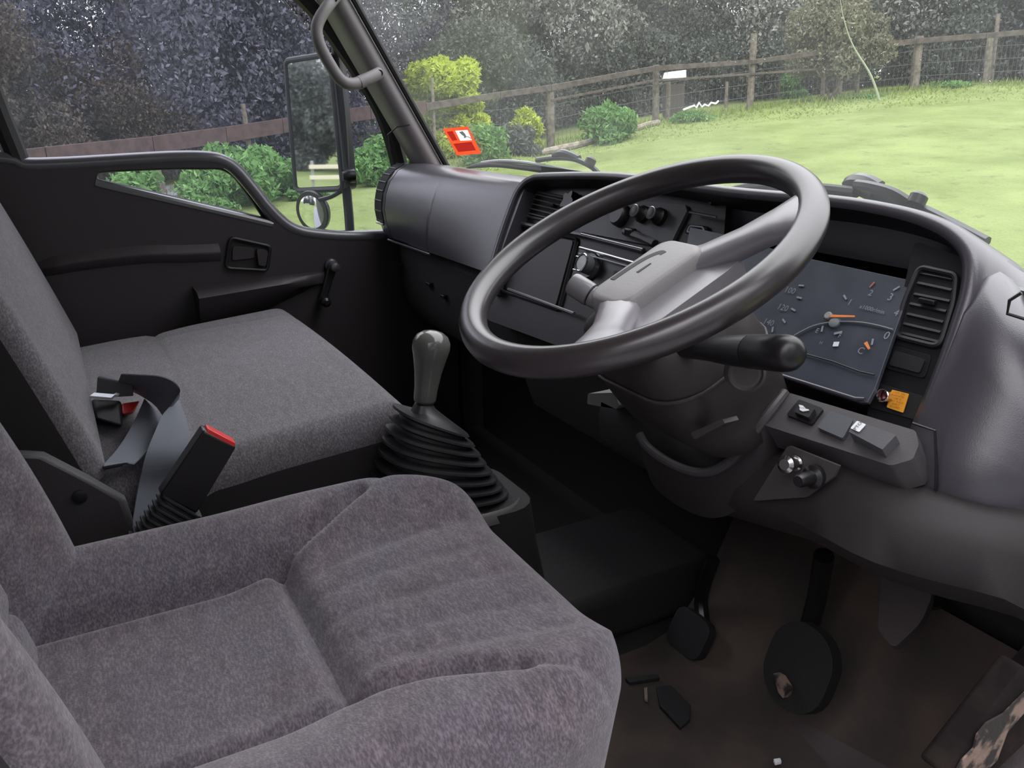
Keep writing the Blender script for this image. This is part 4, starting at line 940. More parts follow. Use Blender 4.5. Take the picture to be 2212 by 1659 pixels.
# rocker switches on the ledge
def lplate(name, pts, th, m, lift, parent, k=.12, bev=.0015):
    P = rquad(pq(pts, off(LG, lift)), k); return MB().prism(P, -LG[1]*th).build(name, m, parent, bevel=bev)
zs_ = lambda x, y: (1660+x/6.9125, 840+y/6.9125)
s1 = lplate('rocker_switch', [zs_(450, 155), zs_(820, 290), zs_(640, 530), zs_(265, 385)], .004, BLK, .004, lg)
s1b = lplate('rocker', [zs_(480, 200), zs_(690, 290), zs_(600, 430), zs_(380, 340)], .006, BLKM, .009, lg)
for poly in ([(455, 240), (520, 255), (540, 290), (470, 285)], [(465, 290), (560, 300), (560, 335), (510, 340), (470, 320)], [(530, 265), (560, 300), (600, 310), (615, 325), (560, 335), (540, 300)]):
    MB().prism(pq([zs_(*p) for p in poly], off(LG, .0095)), LG[1]*.0006).build('switch_symbol', WHITEP, lg, smooth=False)
lplate('rocker_switch', [zs_(920, 330), zs_(1270, 450), zs_(1110, 740), zs_(720, 570)], .005, mat('switch_slate', (.075, .078, .088), .5), .006, lg)
pb = lplate('power_take_off_lever', [zs_(1290, 455), zs_(1905, 690), zs_(1700, 905), zs_(1200, 640)], .014, mat('lever_slate', (.085, .085, .09), .5, bump=(500, .3, .0006)), .014, lg, .03)
PT = off(LG, .0150)
ps = thing('takeoff_label', 'small white label reading PTO on the dark switch lever', 'label', at(*zs_(1345, 565), pl=PT))
PQ = pq([zs_(1325, 480), zs_(1460, 535), zs_(1355, 650), zs_(1225, 590)], PT)
MB().prism(rquad(PQ, .12), LG[1]*.0006).build('backing', WHITEP, ps, smooth=False)
text('PTO', (PQ[1]-PQ[2]).length*.50, sum(PQ, Vector())/4+LG[1]*.0008, PQ[1]-PQ[2], PQ[0]-PQ[1], BLK, ps)
# recessed plate with chrome plunger and black toggle
KP = plane((0, .688, .5), (0, -1, .12))
kp = plate('toggle_plate', [(1702, 962), (1812, 1006), (1800, 1030), (1742, 1074), (1626, 1082)], KP, .004, mat('toggle_plate_grey', (.058, .053, .05), .6, bump=(600, .25, .0007)), .06)
c = at(1722, 1000, pl=KP); ax = (CAM-c).normalized()*.5+Vector((0, -.8, .1))
MB().lathe([(.009, 0), (.009, .006), (.007, .008), (.007, .02), (.0095, .021), (.010, .027), (.006, .030)], c, ax, 20).build('chrome_plunger', mat('dark_chrome', (.5, .49, .48), .22, metal=1.0), kp)
c = at(1764, 1028, pl=KP)
MB().lathe([(.013, 0), (.013, .008), (.008, .011), (.0075, .03), (.006, .034)], c, (.15, -1, .1), 16).build('toggle', BLK, kp)
# release handle peeping out under the wheel
P = rquad([at(px, py, y=.66) for px, py in ((1270, 850), (1328, 848), (1337, 876), (1330, 884), (1268, 873))], .2)
MB().prism(P, (0, .05, 0)).build('release_handle', mat('handle_warm_grey', (.15, .145, .135), .6, bump=(400, .3, .001)), dash, bevel=.005)

# ================================================================== STEERING
TW = .446
WC = Vector((.389, .589, .748)); wn_ = Vector((0, -sin(TW), cos(TW))); w1 = Vector((1, 0, 0)); w2 = Vector((0, cos(TW), sin(TW)))
wp = lambda a, b, h=0.0: WC + w1*a + w2*b + wn_*h
sw = thing('steering_wheel', 'large dark grey two spoke steering wheel with pale horn pad', 'steering wheel', WC)
RM, RT = .2035, .0170
rings = []
for i in range(96):
    a = 2*pi*i/96; u = w1*cos(a)+w2*sin(a); ring = []
    for k in range(16):
        b = 2*pi*k/16; rr = RT*(1+ .0*cos(b)); wob = .0012*cos(a*48) if (pi*.9 < b < 1.6*pi and False) else 0
        ring.append(WC+u*(RM+rr*cos(b)) + wn_*(rr*1.05*sin(b)+wob))
    rings.append(ring)
MB().loft(rings, wrap=True).build('rim', WHEELM, sw, ang=80)
# finger grips under the rim
# hub plate and spokes
def slab(poly, h0, h1, name, m, bev): return MB().prism([wp(a, b, h0) for a, b in poly], wn_*(h1-h0)).build(name, m, sw, bevel=bev)
def spoke(sgn):
    st_ = [(.0, .035, -.046, .062, .018), (.040, .062, -.038, .050, .016), (.078, .090, -.026, .048, .015), (.112, .112, -.012, .062, .0142), (.134, .124, -.003, .086, .0140), (.144, .131, .0, .100, .0125)] if sgn > 0 else [(.000, .030*sgn, -.040, .062, .020), (.035, .062*sgn, -.034, .052, .018), (.068, .093*sgn, -.024, .044, .016), (.098, .122*sgn, -.011, .050, .0145), (.120, .141*sgn, -.003, .076, .0140), (.129, .149*sgn, .0, .092, .0125)]
    rings = []
    for i, (a, b, h, wd, th) in enumerate(st_):
        j0, j1 = max(0, i-1), min(len(st_)-1, i+1); t = Vector((st_[j1][0]-st_[j0][0], st_[j1][1]-st_[j0][1], 0)).normalized(); s = Vector((-t.y, t.x, 0))
        ring = []
        for k in range(14):
            q = 2*pi*k/14; cxx = abs(cos(q))**.75*(1 if cos(q) > 0 else -1)*wd/2; sx = abs(sin(q))**.75*(1 if sin(q) > 0 else -1)*th
            ring.append(wp(a+s.x*cxx, b+s.y*cxx, h+sx))
        rings.append(ring)
    MB().loft(rings).build('spoke', HUBM, sw, ang=80)
spoke(1); spoke(-1)
hubp = [(-.012, -.030), (-.008, -.060), (.020, -.088), (.06, -.094), (.088, -.086), (.094, -.05), (.094, .05), (.088, .082), (.055, .09), (.020, .080), (-.006, .056), (-.012, .030)]
hp2 = rquad([(a, b, 0) for a, b in hubp], .3, 3)
hub = slab([(p.x, p.y) for p in hp2], -.062, -.034, 'hub', HUBM, .008)
def roundpad(cx_, cy_, w, h, r, h0, h1, taper, name, m):
    rings = []
    for k, (hh_, s_) in enumerate(((h0, 1.0), (h0+(h1-h0)*.45, 1.0), (h0+(h1-h0)*.7, .985), (h0+(h1-h0)*.88, .955), (h0+(h1-h0)*.97, .91), (h1, .84), (h1+.0005, .5), (h1+.0008, .1))):
        rings.append([wp(cx_+x*s_, cy_+y*s_, hh_) for x, y in rrect(w-taper*(1-s_), h, r, 6)])
    return MB().loft(rings).build(name, m, sw, ang=60)
roundpad(.015, .0, .076, .136, .020, -.045, -.016, 0, 'horn_pad', PADM)
# moulded horn symbol in the pad
P = smooth_path([wp(*q, -.0142) for q in ((-.010, -.030), (-.009, -.005), (-.006, .018), (.002, .034), (.010, .034))], 5)
rings = []
for i, p in enumerate(P):
    t = (P[min(i+1, len(P)-1)]-P[max(i-1, 0)]).normalized(); s = t.cross(wn_); w_ = .004
    rings.append([p-s*w_-wn_*.004, p+s*w_-wn_*.004, p+s*w_-wn_*.0009, p-s*w_-wn_*.0009])
MB().loft(rings).build('horn_symbol', mat('horn_symbol_dark', (.035, .034, .033), .6), sw)
MB().prism([wp(.010, -.008, -.0152), wp(.014, -.008, -.0152), wp(.014, .012, -.0152), wp(.0115, .012, -.0152)], wn_*.0006).build('horn_symbol', mat('horn_symbol_dark', (.035, .034, .033), .6), sw)

col = thing('steering_column', 'brown grey steering column shroud with two stalks below the wheel', 'steering column', (.389, .70, .45))
def cs(s, w, hu, hd, r): # ring at distance s below the wheel along the column
    c = WC - wn_*s + w1*.018*min(1, max(0, (s-.07)/.08)); pts = []
    for x, y in rrect(w, hu+hd, r, 6): pts.append(c + w1*x + w2*(y+(hu-hd)/2))
    return pts
MB().loft([cs(.055, .10, .05, .05, .03), cs(.075, .16, .07, .075, .045), (cs(.10, .182, .085, .08, .05)), cs(.15, .198, .09, .080, .055), cs(.185, .198, .09, .072, .055), cs(.215, .194, .09, .062, .05), cs(.24, .205, .085, .045, .045), cs(.262, .16, .07, .02, .03)]).build('shroud', COLM, col, ang=60)
MB().tube([p for p in cs(.135, .1955, .0885, .0815, .053)], .0022, 6, True).build('shroud_seam', mat('seam_grey', (.06, .054, .05), .5), col)
# recess step on the lower shroud
P = rquad([at(px, py, y=.60) for px, py in ((1492, 935), (1560, 905), (1566, 915), (1500, 950))], .2)
MB().prism(P, (0, .02, 0)).build('shroud_step', mat('seam_grey', (.06, .054, .05), .5), col, bevel=.003)
# ignition lock
c = at(1610, 806, y=.62); ax = Vector((.75, -.62, .25)).normalized()
MB().lathe([(.021, -.03), (.021, .004), (.018, .007), (.016, .004), (.013, .004)], c, ax, 28, cap=False).build('lock_ring', mat('lock_ring_grey', (.05, .046, .044), .5), col)
MB().lathe([(.0155, -.02), (.0155, .0035), (.004, .004)], c, ax, 24).build('lock_barrel', mat('barrel_grey', (.035, .032, .03), .4), col)
# right stalk
a_, b_ = at(1480, 752, y=.60), at(1716, 764, y=.575)
ux = (b_-a_).normalized(); L = (b_-a_).length
sk = MB().lathe([(.010, -.03), (.0125, L*.25), (.0155, L*.45), (.0168, L*.62), (.0170, L*.66)], a_, ux, 24).build('stalk', BLK, col)
MB().lathe([(.0162, L*.66), (.0172, L*.668), (.0178, L*.92), (.0174, L*.95), (.0160, L*.98), (.0130, L*1.005), (.008, L*1.02), (.002, L*1.026)], a_, ux, 24).build('stalk_end', BLK, sk, ang=85)
tp = at(1700, 748, y=.56)
# left stalk
a_, b_ = at(1325, 668, y=.66), at(1236, 612, y=.63)
ux = (b_-a_).normalized(); L = (b_-a_).length
STM = mat('left_stalk_grey', (.26, .255, .265), .25)
sk = MB().lathe([(.012, -.05), (.0145, L*.3), (.0155, L*.5)], a_, ux, 22).build('stalk', STM, col)
MB().lathe([(.0125, L*.5), (.0125, L*.54)], a_, ux, 22).build('stalk_groove', BLK, sk)
MB().lathe([(.0165, L*.54), (.017, L*.60), (.017, L*.95), (.0155, L), (.006, L*1.01)], a_, ux, 22).build('stalk_end', STM, sk)

# ================================================================== SEATS
def sdist(px_, py_, poly):
    best = None
    for (ax_, ay_), (bx_, by_) in zip(poly[:-1], poly[1:]):
        dx, dy = bx_-ax_, by_-ay_; t = np.clip(((px_-ax_)*dx+(py_-ay_)*dy)/(dx*dx+dy*dy), 0, 1); d = np.hypot(px_-ax_-t*dx, py_-ay_-t*dy)
        best = d if best is None else np.minimum(best, d)
    return best
def cushion(xc, b0, b1, hw0, rc, top, r, seams, skirt, region, names, m, parent, tf, na=120, nb=110, rc0=0.0, side=None):
    warp = lambda u: np.sign(u)*(1-(1-np.abs(u))**1.7)
    s = warp(np.linspace(-1, 1, na)); tt = (warp(np.linspace(-1, 1, nb))+1)/2; b = b0+(b1-b0)*tt
    q = np.maximum(0, b-(b1-rc)); hw = hw0-rc+np.sqrt(np.maximum(0, rc*rc-q*q))
    if rc0:
        q0 = np.maximum(0, (b0+rc0)-b); hw = hw-rc0+np.sqrt(np.maximum(0, rc0*rc0-q0*q0))
    SS, BB = np.meshgrid(s, b, indexing='ij'); HW = np.meshgrid(s, hw, indexing='ij')[1]
    A = xc+SS*HW; de = np.minimum((1-np.abs(SS))*HW, np.minimum(b1-BB, (BB-b0)+(0 if rc0 else 1)))
    rr = r; Z = top(A, BB) - rr + np.sqrt(np.maximum(0, rr*rr-np.maximum(0, rr-de)**2))
    for poly, dep, w in seams: Z = Z - dep*np.exp(-(sdist(A, BB, poly)/w)**2)
    pts = [tf(a, bb, z) for a, bb, z in zip(A.ravel(), BB.ravel(), Z.ravel())]
    idx = np.arange(na*nb).reshape(na, nb)
    bnd = list(idx[:, 0])+list(idx[-1, 1:])+list(idx[::-1, -1])[1:]+list(idx[0, ::-1])[1:-1]
    faces = {n: [] for n in names}
    for i in range(na-1):
        for j in range(nb-1):
            ca = (A[i, j]+A[i+1, j+1])/2; cb_ = (BB[i, j]+BB[i+1, j+1])/2
            faces[names[region(ca, cb_)]].append((idx[i, j], idx[i+1, j], idx[i+1, j+1], idx[i, j+1]))
    outs = []
    for n in names:
        if not faces[n]: continue
        used = sorted({k for f in faces[n] for k in f}); mp = {k: q for q, k in enumerate(used)}
        mb = MB(); mb.add([pts[k] for k in used], [tuple(mp[k] for k in f) for f in faces[n]])
        if n == names[0]:
            pos = []
            Af, Bf, Zf = A.ravel(), BB.ravel(), Z.ravel()
            rows = [[pts[k] for k in bnd]]
            for k_ in range(1, 6): rows.append([tf(xc+(Af[k]-xc)*(1-.012*k_), Bf[k] if Bf[k] < b0+.02 else Bf[k]-.004*k_, Zf[k]-skirt*k_/5) for k in bnd])
            m2 = MB(); m2.loft(rows, cap=False)
            if side: m2.build(side[0], side[1], parent, ang=75)
            else: mb.add(m2.v, m2.f)
        o = mb.build(n, m, parent, ang=75); outs.append(o)
        bm = bmesh.new(); bm.from_mesh(o.data); bmesh.ops.remove_doubles(bm, verts=bm.verts, dist=1e-5); bmesh.ops.recalc_face_normals(bm, faces=bm.faces); bm.to_mesh(o.data); bm.free()
    return outs
sst = lambda x, a, b: np.clip((x-a)/(b-a), 0, 1)**2*(3-2*np.clip((x-a)/(b-a), 0, 1))
# driver seat
ds = thing('driver_seat', 'driver seat with mottled grey cloth cushion and raised side bolsters, nearest the camera', 'seat', (.405, .15, .0))
XC = .405
def dtop(a, b):
    side = sst(np.abs(a-XC), .10, .23); fr = sst(b, .10, .24)
    return (.386 + .040*side*(1-.5*fr) + .024*fr) + .006*np.sin(np.clip((b-.1)/.3, 0, 1)*pi)*(1-side) + .013*sst(XC-a, .10, .2)
seamL = [(.268, -.10), (.268, .173), (.235, .235), (.19, .30), (.16, .35), (.14, .42)]
seamR = [(.542, -.10), (.542, .173), (.565, .25), (.60, .32), (.635, .37), (.67, .41)]
seams = [(seamL[:4], .018, .010), (seamR[:4], .018, .010), (seamL[3:], .004, .008), (seamR[3:], .005, .008), ([(.268, .173), (.542, .173)], .022, .012)]
for x0, x1 in ((.325, .285), (.372, .355), (.42, .425), (.47, .50), (.512, .56)): seams.append(([(x0, .19), (x1, .40)], .0020, .011))
def dreg(a, b):
    if b < .173: return 1 if .268 < a < .542 else 0
    xl = np.interp(b, [.173, .235, .30, .35, .42], [.268, .235, .19, .16, .14]); xr = np.interp(b, [.173, .25, .32, .37, .41], [.542, .565, .60, .635, .67])
    return 2 if xl < a < xr else 0
cushion(XC, -.10, .452, .277, .155, dtop, .055, seams, .16, dreg, ['cushion_bolster', 'cushion_insert', 'cushion_front'], FABD, ds, lambda a, b, z: Vector((a, b, z)), 150, 140)
MB().box((XC, .16, .13), (.46, .52, .20)).build('seat_base', SEATB, ds, bevel=.02)
# driver backrest
LN = .27
def btf(a, b, h): return Vector((a, -.117 - b*sin(LN) + h*cos(LN), .30 + b*cos(LN) + h*sin(LN)))
def btop(a, b): return .045 + .016*sst(a, .50, .60) + .058*sst(np.abs(a-XC), .12, .22) + .012*np.sin(np.clip(b/.4, 0, 1)*pi)
bs_ = [([(.27, .0), (.27, .62)], .012, .008), ([(.54, .0), (.54, .62)], .012, .008), ([(.27, .13), (.54, .13)], .010, .008)]
cushion(XC, .0, .66, .262, .10, btop, .032, bs_, .10, lambda a, b: 1 if .27 < a < .54 else 0, ['backrest_bolster', 'backrest_insert'], FABD, ds, btf, 110, 110, rc0=.05, side=('backrest_side', SEAT_TRIM_SHADE))
rings = []
# passenger bench seat
pst = thing('passenger_seat', 'double passenger bench seat in plain grey cloth beside the far door', 'seat', (-.46, .2, .0))
XP = -.468
def ptop(a, b): return .417 + .072*b + .010*np.sin(np.clip((a+.90)/.87, 0, 1)*pi) - .004*np.exp(-((b-.17)/.05)**2)
cushion(XP, -.06, .482, .428, .06, ptop, .048, [([(-.90, .165), (-.66, .163), (-.30, .150), (-.03, .135)], .006, .010), ([(-.80, .18), (-.76, .47)], .0015, .012)], .20, lambda a, b: 0 if b < .165 else 1, ['cushion_rear', 'cushion'], FABP, pst, lambda a, b, z: Vector((a, b, z)), 130, 90, side=('cushion_side', SEAT_TRIM_SHADE))
MB().box((XP, .17, .115), (.80, .44, .23)).build('seat_base', SEAT_TRIM_SHADE, pst, bevel=.02)
LP = .33
def ptf(a, b, h): return Vector((a, -.066 - b*sin(LP) + h*cos(LP), .40 + b*cos(LP) + h*sin(LP)))
cushion(-.455, .0, .60, .425, .08, lambda a, b: .088 + .006*np.sin(np.clip(b/.55, 0, 1)*pi)+0*a, .028, [], .13, lambda a, b: 0, ['backrest'], FABP, pst, ptf, 90, 80, rc0=.03, side=('backrest_side', SEAT_TRIM_SHADE))
P = [Vector((.028, y, z)) for y, z in ((-.16, .50), (-.10, .525), (-.056, .512), (-.01, .468), (.026, .430), (.03, .40), (.02, .30), (-.16, .30))]
hg = MB().prism(P, (.027, 0, 0)).build('hinge_cover', SEAT_TRIM_SHADE, pst, bevel=.006)
MB().lathe([(.009, 0), (.009, .003), (.005, .004)], at(172, 1072, x=.056), (1, 0, 0), 16).build('bolt_cap', BLK, pst)

# engine cover between the seats
ec = structure(MB().loft([[Vector((x, y, z)) for y, z in ((-.40, .0), (1.0, .0), (1.0, .10), (.36, .10), (.31, .27), (.22, .29), (-.40, .30))] for x in (-.14, .13)]).build('trim_5', CARP, bevel=.02))
structure(MB().loft([[Vector((-.012+x*k, .50+y*k2, z)) for x, y in rrect(.2, .28, .05, 4)] for z, k, k2 in ((.08, 1.15, 1.2), (.20, 1.03, 1.05), (.284, .98, .98))]).build('trim_8', CARP))
# passenger belt: webbing, tongue, buckles
sb = thing('seat_belt', 'grey lap belt lying twisted on the passenger bench with a chrome tongue', 'seat belt', (-.1, .05, .42))
def ribbon(name, pts, sides, m, w=.048, n=6, th=.0018):
    C = smooth_path(pts, n); Sd = smooth_path(sides, n); path = []
    for i, c in enumerate(C):
        t = (C[min(i+1, len(C)-1)]-C[max(i-1, 0)]).normalized(); s = Sd[i]-t*Sd[i].dot(t); path.append((c, s, t.cross(s)))
    return MB().strip(path, w, th).build(name, m, sb, ang=70)
B = lambda px, py, z: at(px, py, z=z)
def rib_edges(name, L_, R_, m):
    C = [(a+b)/2 for a, b in zip(L_, R_)]; Sd = [b-a for a, b in zip(L_, R_)]
    C = smooth_path(C, 6); Sd = smooth_path(Sd, 6); rings = []
    for i, (c, s) in enumerate(zip(C, Sd)):
        t = (C[min(i+1, len(C)-1)]-C[max(i-1, 0)]).normalized(); n = t.cross(s).normalized()*.001
        rings.append([c-s/2-n, c+s/2-n, c+s/2+n, c-s/2+n])
    return MB().loft(rings).build(name, m, sb, ang=70)
# loop rising from the gap, folding over and back
rib_edges('webbing', [B(284, 1140, .36), B(297, 1060, .41), B(315, 985, .447), B(338, 925, .470), B(352, 895, .478)], [B(338, 1128, .36), B(368, 1040, .40), B(402, 985, .445), B(407, 925, .458), B(383, 860, .478)], WEB)
rib_edges('webbing', [B(352, 900, .470), B(352, 898, .462), B(338, 878, .458), B(318, 862, .456), B(285, 845, .458), B(250, 838, .462)], [B(385, 862, .482), B(388, 842, .505), B(374, 824, .522), B(345, 813, .530), B(300, 810, .528), B(262, 808, .515)], WEB)
rib_edges('webbing', [B(312, 862, .455), B(288, 915, .452), B(258, 965, .448), B(228, 1000, .445)], [B(352, 905, .448), B(338, 945, .446), B(318, 975, .444), B(290, 1002, .442)], WEB)
rib_edges('webbing', [B(228, 1000, .445), B(224, 1008, .450), B(226, 1014, .440)], [B(290, 1002, .442), B(272, 1000, .452), B(262, 1006, .440)], WEB)
for k, q in enumerate((((193, 855), (240, 859)), ((243, 853), (283, 847)))):
    a, b = B(*q[0], .47), B(*q[1], .47)
    MB().prism([a, b, b+Vector((0, 0, -.004)), a+Vector((0, 0, -.004))], (-.012, .008, .001)).build('latch_tongue', mat('bright_steel', (.85, .87, .88), .3, metal=.5), sb, bevel=.0008)
MB().loft([[B(208, 812, .485), B(232, 808, .485), B(232, 850, .465), B(205, 850, .465)], [B(262, 822, .49), B(288, 830, .488), B(290, 858, .47), B(250, 860, .462)]]).build('tongue_grip', mat('belt_grip_grey', (.06, .06, .066), .5), sb, bevel=.004)
bk1 = thing('belt_buckle', 'black belt buckle with red button lying behind the grey webbing', 'buckle', B(240, 890, .43), 'seat belt buckles')
MB().loft([[B(198, 862, .455), B(205, 905, .445), B(205, 905, .425), B(198, 862, .425)], [B(262, 866, .460), B(265, 922, .448), B(265, 922, .425), B(262, 866, .425)]]).build('buckle_body', BLKM, bk1, bevel=.005)
MB().loft([[B(262, 872, .458), B(263, 895, .450), B(264, 900, .435), B(262, 878, .435)], [B(302, 866, .456), B(288, 888, .450), B(288, 893, .435), B(300, 872, .435)]]).build('release_button', REDB, bk1, bevel=.003)
# upright buckle on its corrugated stalk
bk2 = thing('belt_buckle', 'tall black belt buckle with bright red button standing on a corrugated stalk', 'buckle', at(275, 1225, x=.09), 'seat belt buckles')
X2 = .10
A_, B_, C_, D_ = at(441, 929, x=X2), at(511, 966, x=X2), at(425, 1110, x=X2), at(345, 1072, x=X2)
MB().prism([A_, B_, C_, D_], (-.026, 0, 0)).build('buckle_body', BLK, bk2, bevel=.003)
dr_ = (A_-D_).normalized()
e0, e1 = A_.lerp(B_, .08), A_.lerp(B_, .95)
MB().prism([e0+Vector((-.001, 0, 0))-dr_*.010, e1+Vector((-.001, 0, 0))-dr_*.010, e1+dr_*.004+Vector((-.001, 0, 0)), e0+dr_*.004+Vector((-.001, 0, 0))], (-.022, 0, 0)).build('release_button', REDB, bk2, bevel=.002)
rings = []
a0, a1 = at(392, 1085, x=X2-.013), at(262, 1245, x=X2-.013)
t_ = (a1-a0).normalized(); s_ = Vector((1, 0, 0)); v_ = t_.cross(s_)
for i in range(57):
    k = i/56; w_ = (.028-.006*k)*(1+.10*(1 if (i//2) % 2 == 0 else -1)); c = a0.lerp(a1, k)
    rings.append([c+v_*(x*w_)+s_*(y*.018*(1+.1*(1 if (i//2) % 2 == 0 else -1))) for x, y in rrect(2, 2, .5, 3)])
MB().loft(rings).build('corrugated_stalk', BLKM, bk2, ang=25)
tg = MB().loft([[at(px, py, x=.13) for px, py in ((440, 1148), (462, 1152), (476, 1118), (458, 1128))], [at(px, py, x=.125) for px, py in ((440, 1148), (462, 1152), (476, 1118), (458, 1128))]]).build('paper_tag', mat('pale_tag', (.42, .42, .44), .7))
tag(tg, 'pale scrap of card wedged between the driver cushion and the passenger bench', 'tag')

# ================================================================== GEAR LEVER
gl_ = thing('gear_lever', 'gear lever with glossy grey knob and pleated black rubber boot', 'gear lever', (0, .49, .275))
G = lambda px, py: at(px, py, x=0.0)
kt, kb = G(934, 727), G(917, 868); ax = (kt-kb); L = ax.length; ax.normalize()
MB().lathe([(.0165, 0), (.018, L*.05), (.0185, L*.2), (.0215, L*.45), (.0265, L*.68), (.0300, L*.82), (.0295, L*.92), (.0245, L*1.01), (.016, L*1.065), (.006, L*1.09)], kb, ax, 32).build('knob', KNOBM, gl_, ang=80)
MB().lathe([(.011, -.05), (.011, .004)], kb, ax, 16).build('shaft', BLK, gl_)
def bring(c, lx, ly, tilt, n=32, sq=.8):
    out = []
    for k in range(n):
        a = 2*pi*k/n; x = lx*abs(cos(a))**sq*(1 if cos(a) > 0 else -1); y = ly*abs(sin(a))**sq*(1 if sin(a) > 0 else -1)
        out.append(c+Vector((x, y*cos(tilt), y*sin(tilt))))
    return out
tc_, bc_ = G(915, 886), Vector((-.012, .498, .292))
NP = 8; rings = []
rings.append(bring(tc_+Vector((0, 0, .012)), .013, .013, 0)); rings.append(bring(tc_, .018, .02, -.05)); rings.append(bring(tc_+Vector((0, .008, -.010)), .03, .04, -.40))
for i in range(NP):
    for q, s_ in ((0, 1.0), (.22, 1.0), (.5, .80), (.78, .80)):
        k = (i+q)/NP; c = (tc_+Vector((0, .012, -.018))).lerp(bc_, k); lx = (.048+.038*k)*s_; ly = (.066+.060*k)*s_
        rings.append(bring(c, lx, ly, -.50+.36*k))
rings.append(bring(bc_+Vector((0, 0, -.01)), .086, .126, -.10)); 
MB().loft(rings).build('boot', BOOTM, gl_, ang=40)
MB().loft([bring(bc_+Vector((0, .003, -.016)), .104, .142, -.10), bring(bc_+Vector((0, .003, .0)), .102, .140, -.10), bring(bc_+Vector((0, .003, .004)), .096, .134, -.10), bring(bc_+Vector((0, .003, -.004)), .086, .126, -.10)]).build('boot_frame', mat('boot_frame_grey', (.10, .095, .09), .5), gl_, ang=50)

for o in COL.objects:
    n0 = o.name.split('.')[0]
    if n0 == 'release_button': o['label'] = 'bright red release button'
    elif n0 == 'warning_lamp_bezel': o['label'] = 'chrome ring round a dark red lamp'
    elif n0 == 'latch_tongue': o['label'] = 'bright steel latch plate'
    elif n0 == 'gauge_needle': o['label'] = 'orange gauge needle'
    elif n0 == 'chrome_plunger': o['label'] = 'chrome push knob'

# ================================================================== FOOTWELL
mt = MB().loft([[Vector((x, y, z)) for y, z in ((.02, .004), (.80, .004), (.86, .02), (.93, .10), (1.0, .24), (1.0, .228), (.94, .09), (.87, .012), (.80, .0), (.02, .0))] for x in (.17, .42, .745)]).build('floor_mat', MATM)
tag(mt, 'dirty brown black floor mat covering the driver footwell', 'mat')
E0 = [at(px, py, z=.006) for px, py in ((1560, 1430), (1640, 1500), (1720, 1580), (1790, 1659))]
E1 = [Vector((.745, .96, .15)), Vector((.745, .80, .012)), Vector((.745, .62, .012)), Vector((.745, .5, .012))]
P = [at(1500, 1400, z=.008), at(1562, 1438, z=.008), at(1640, 1510, z=.008), at(1720, 1592, z=.008), at(1790, 1668, z=.008), Vector((.745, .60, .008)), Vector((.745, .86, .02)), Vector((.55, .905, .05))]
hm = MB().prism(P, (0, 0, .012)).build('heel_mat', MATR, bevel=.004); tag(hm, 'lighter worn rubber heel mat laid over the right half of the floor mat', 'mat')
# sloped wheel arch panel and sill
structure(MB().loft([[Vector((.70, .50, .0)), Vector((.775, .50, .12)), Vector((.86, .50, .13)), Vector((.86, .50, .0))], [Vector((.68, .80, .02)), Vector((.775, .80, .30)), Vector((.86, .80, .32)), Vector((.86, .80, .0))], [Vector((.66, 1.0, .2)), Vector((.775, 1.0, .48)), Vector((.86, 1.0, .50)), Vector((.86, 1.0, .0))]]).build('trim_6', MATR, bevel=.01))
P = [at(px, py, x=.83) for px, py in ((2225, 1440), (2040, 1680), (2130, 1690), (2225, 1600))]
sl = MB().prism(P, (-.03, 0, 0)).build('trim_7', mat('sill_grime', (.010, .008, .008), .95, spec=.1, noise=(20, 5, .4, .6), col2=(.02, .015, .013), bump=(90, .5, .003)), bevel=.006); structure(sl)
P = [at(px, py, x=.8305) for px, py in ((2128, 1560), (2165, 1540), (2215, 1490), (2215, 1530), (2172, 1580), (2150, 1640), (2120, 1670), (2058, 1672), (2075, 1640), (2100, 1615), (2108, 1585))]
MB().prism(P, (.002, 0, 0)).build('worn_patch', WORN, sl, smooth=False)
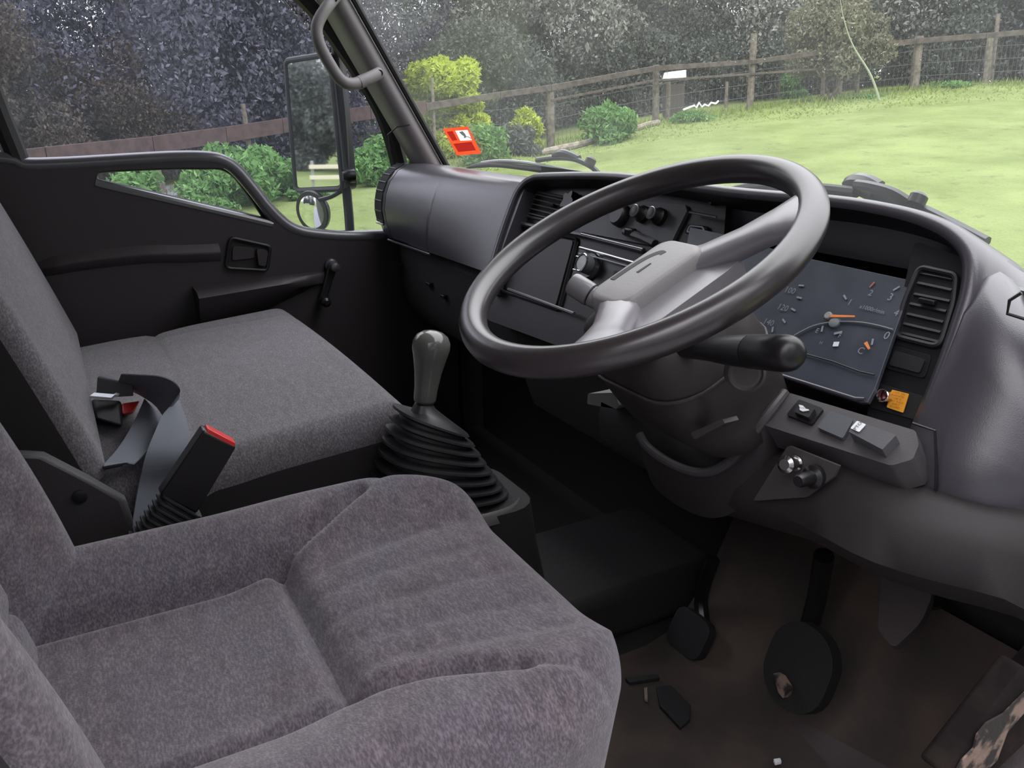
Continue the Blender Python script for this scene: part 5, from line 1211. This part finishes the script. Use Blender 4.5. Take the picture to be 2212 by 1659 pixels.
# pedals
pd = thing('brake_pedal', 'hanging brake pedal with a worn dark rubber pad in the footwell', 'pedal', at(1735, 1500, y=.83))
c = at(1742, 1442, y=.84); tl = .5
def prect(c, w, h, r, th, tl): 
    u = Vector((0, sin(tl), cos(tl))); n = Vector((0, -cos(tl), sin(tl))); P = [c+Vector((x, 0, 0))+u*y for x, y in rrect(w, h, r, 6)]; return P, n*th
P, n_ = prect(c, .108, .125, .05, .022, .38); MB().prism(P, n_).build('pedal_pad', mat('pedal_rubber', (.007, .006, .006), .75, bump=(200, .4, .002)), pd, bevel=.008)
MB().prism([at(px, py, y=.8)+Vector((0, .006, 0)) for px, py in ((1678, 1455), (1690, 1462), (1708, 1490), (1700, 1508), (1690, 1496))], (0, -.014, .003)).build('worn_edge', WORN, pd, smooth=False)
MB().tube(smooth_path([c+Vector((.0, .02, .01)), at(1745, 1380, y=.87), at(1765, 1290, y=.88), at(1780, 1200, y=.86)], 5), .014, 10).build('pedal_arm', BLK, pd)
pc = thing('clutch_pedal', 'clutch pedal hanging in the dark to the left of the brake pedal', 'pedal', at(1500, 1390, y=.84))
c = at(1500, 1370, y=.86); P, n_ = prect(c, .085, .07, .02, .018, .5); MB().prism(P, n_).build('pedal_pad', BLKM, pc, bevel=.005)
MB().tube(smooth_path([c+Vector((0, .02, .01)), at(1515, 1290, y=.89), at(1540, 1210, y=.88)], 5), .012, 10).build('pedal_arm', BLK, pc)
pa_ = thing('accelerator_pedal', 'large brown accelerator plate leaning on the toe board at the right', 'pedal', at(1930, 1400, y=.86))
APL = plane(at(1950, 1310, y=.88), (0.1, -.72, .7))
P = rquad(pq([(1905, 1222), (1985, 1238), (2015, 1285), (1990, 1345), (1930, 1402), (1895, 1360)], APL), .3)
MB().prism(P, -APL[1]*.014).build('pedal_plate', MATR, pa_, bevel=.004)
MB().tube([at(1960, 1300, pl=APL)-APL[1]*.01, at(1960, 1300, pl=APL)+Vector((0, .06, -.02))], .01, 8).build('pedal_link', BLK, pa_)
# litter on the mat
for i, (lab, pts, m, z) in enumerate((('dark crumpled dry leaf lying on the floor mat', [(1418, 1490), (1450, 1486), (1492, 1530), (1490, 1560), (1470, 1578), (1440, 1545), (1425, 1530)], BLKM, .006), ('thin black twig of litter beside the driver cushion', [(1350, 1470), (1420, 1462), (1425, 1470), (1360, 1480)], BLKM, .006), ('tiny white chip lying on the worn heel mat', [(1670, 1646), (1685, 1644), (1688, 1651), (1674, 1654)], WHITEP, .02), ('small pale chip of litter standing by the leaf', [(1391, 1492), (1398, 1490), (1399, 1518), (1392, 1516)], mat('litter_tan', (.2, .16, .13), .8), .006))):
    o = MB().prism([at(px, py, z=z) for px, py in pts], (0, 0, .006)).build(('dry_leaf', 'twig', 'paint_chip', 'paint_chip')[i], m, bevel=.001); tag(o, lab, 'litter')
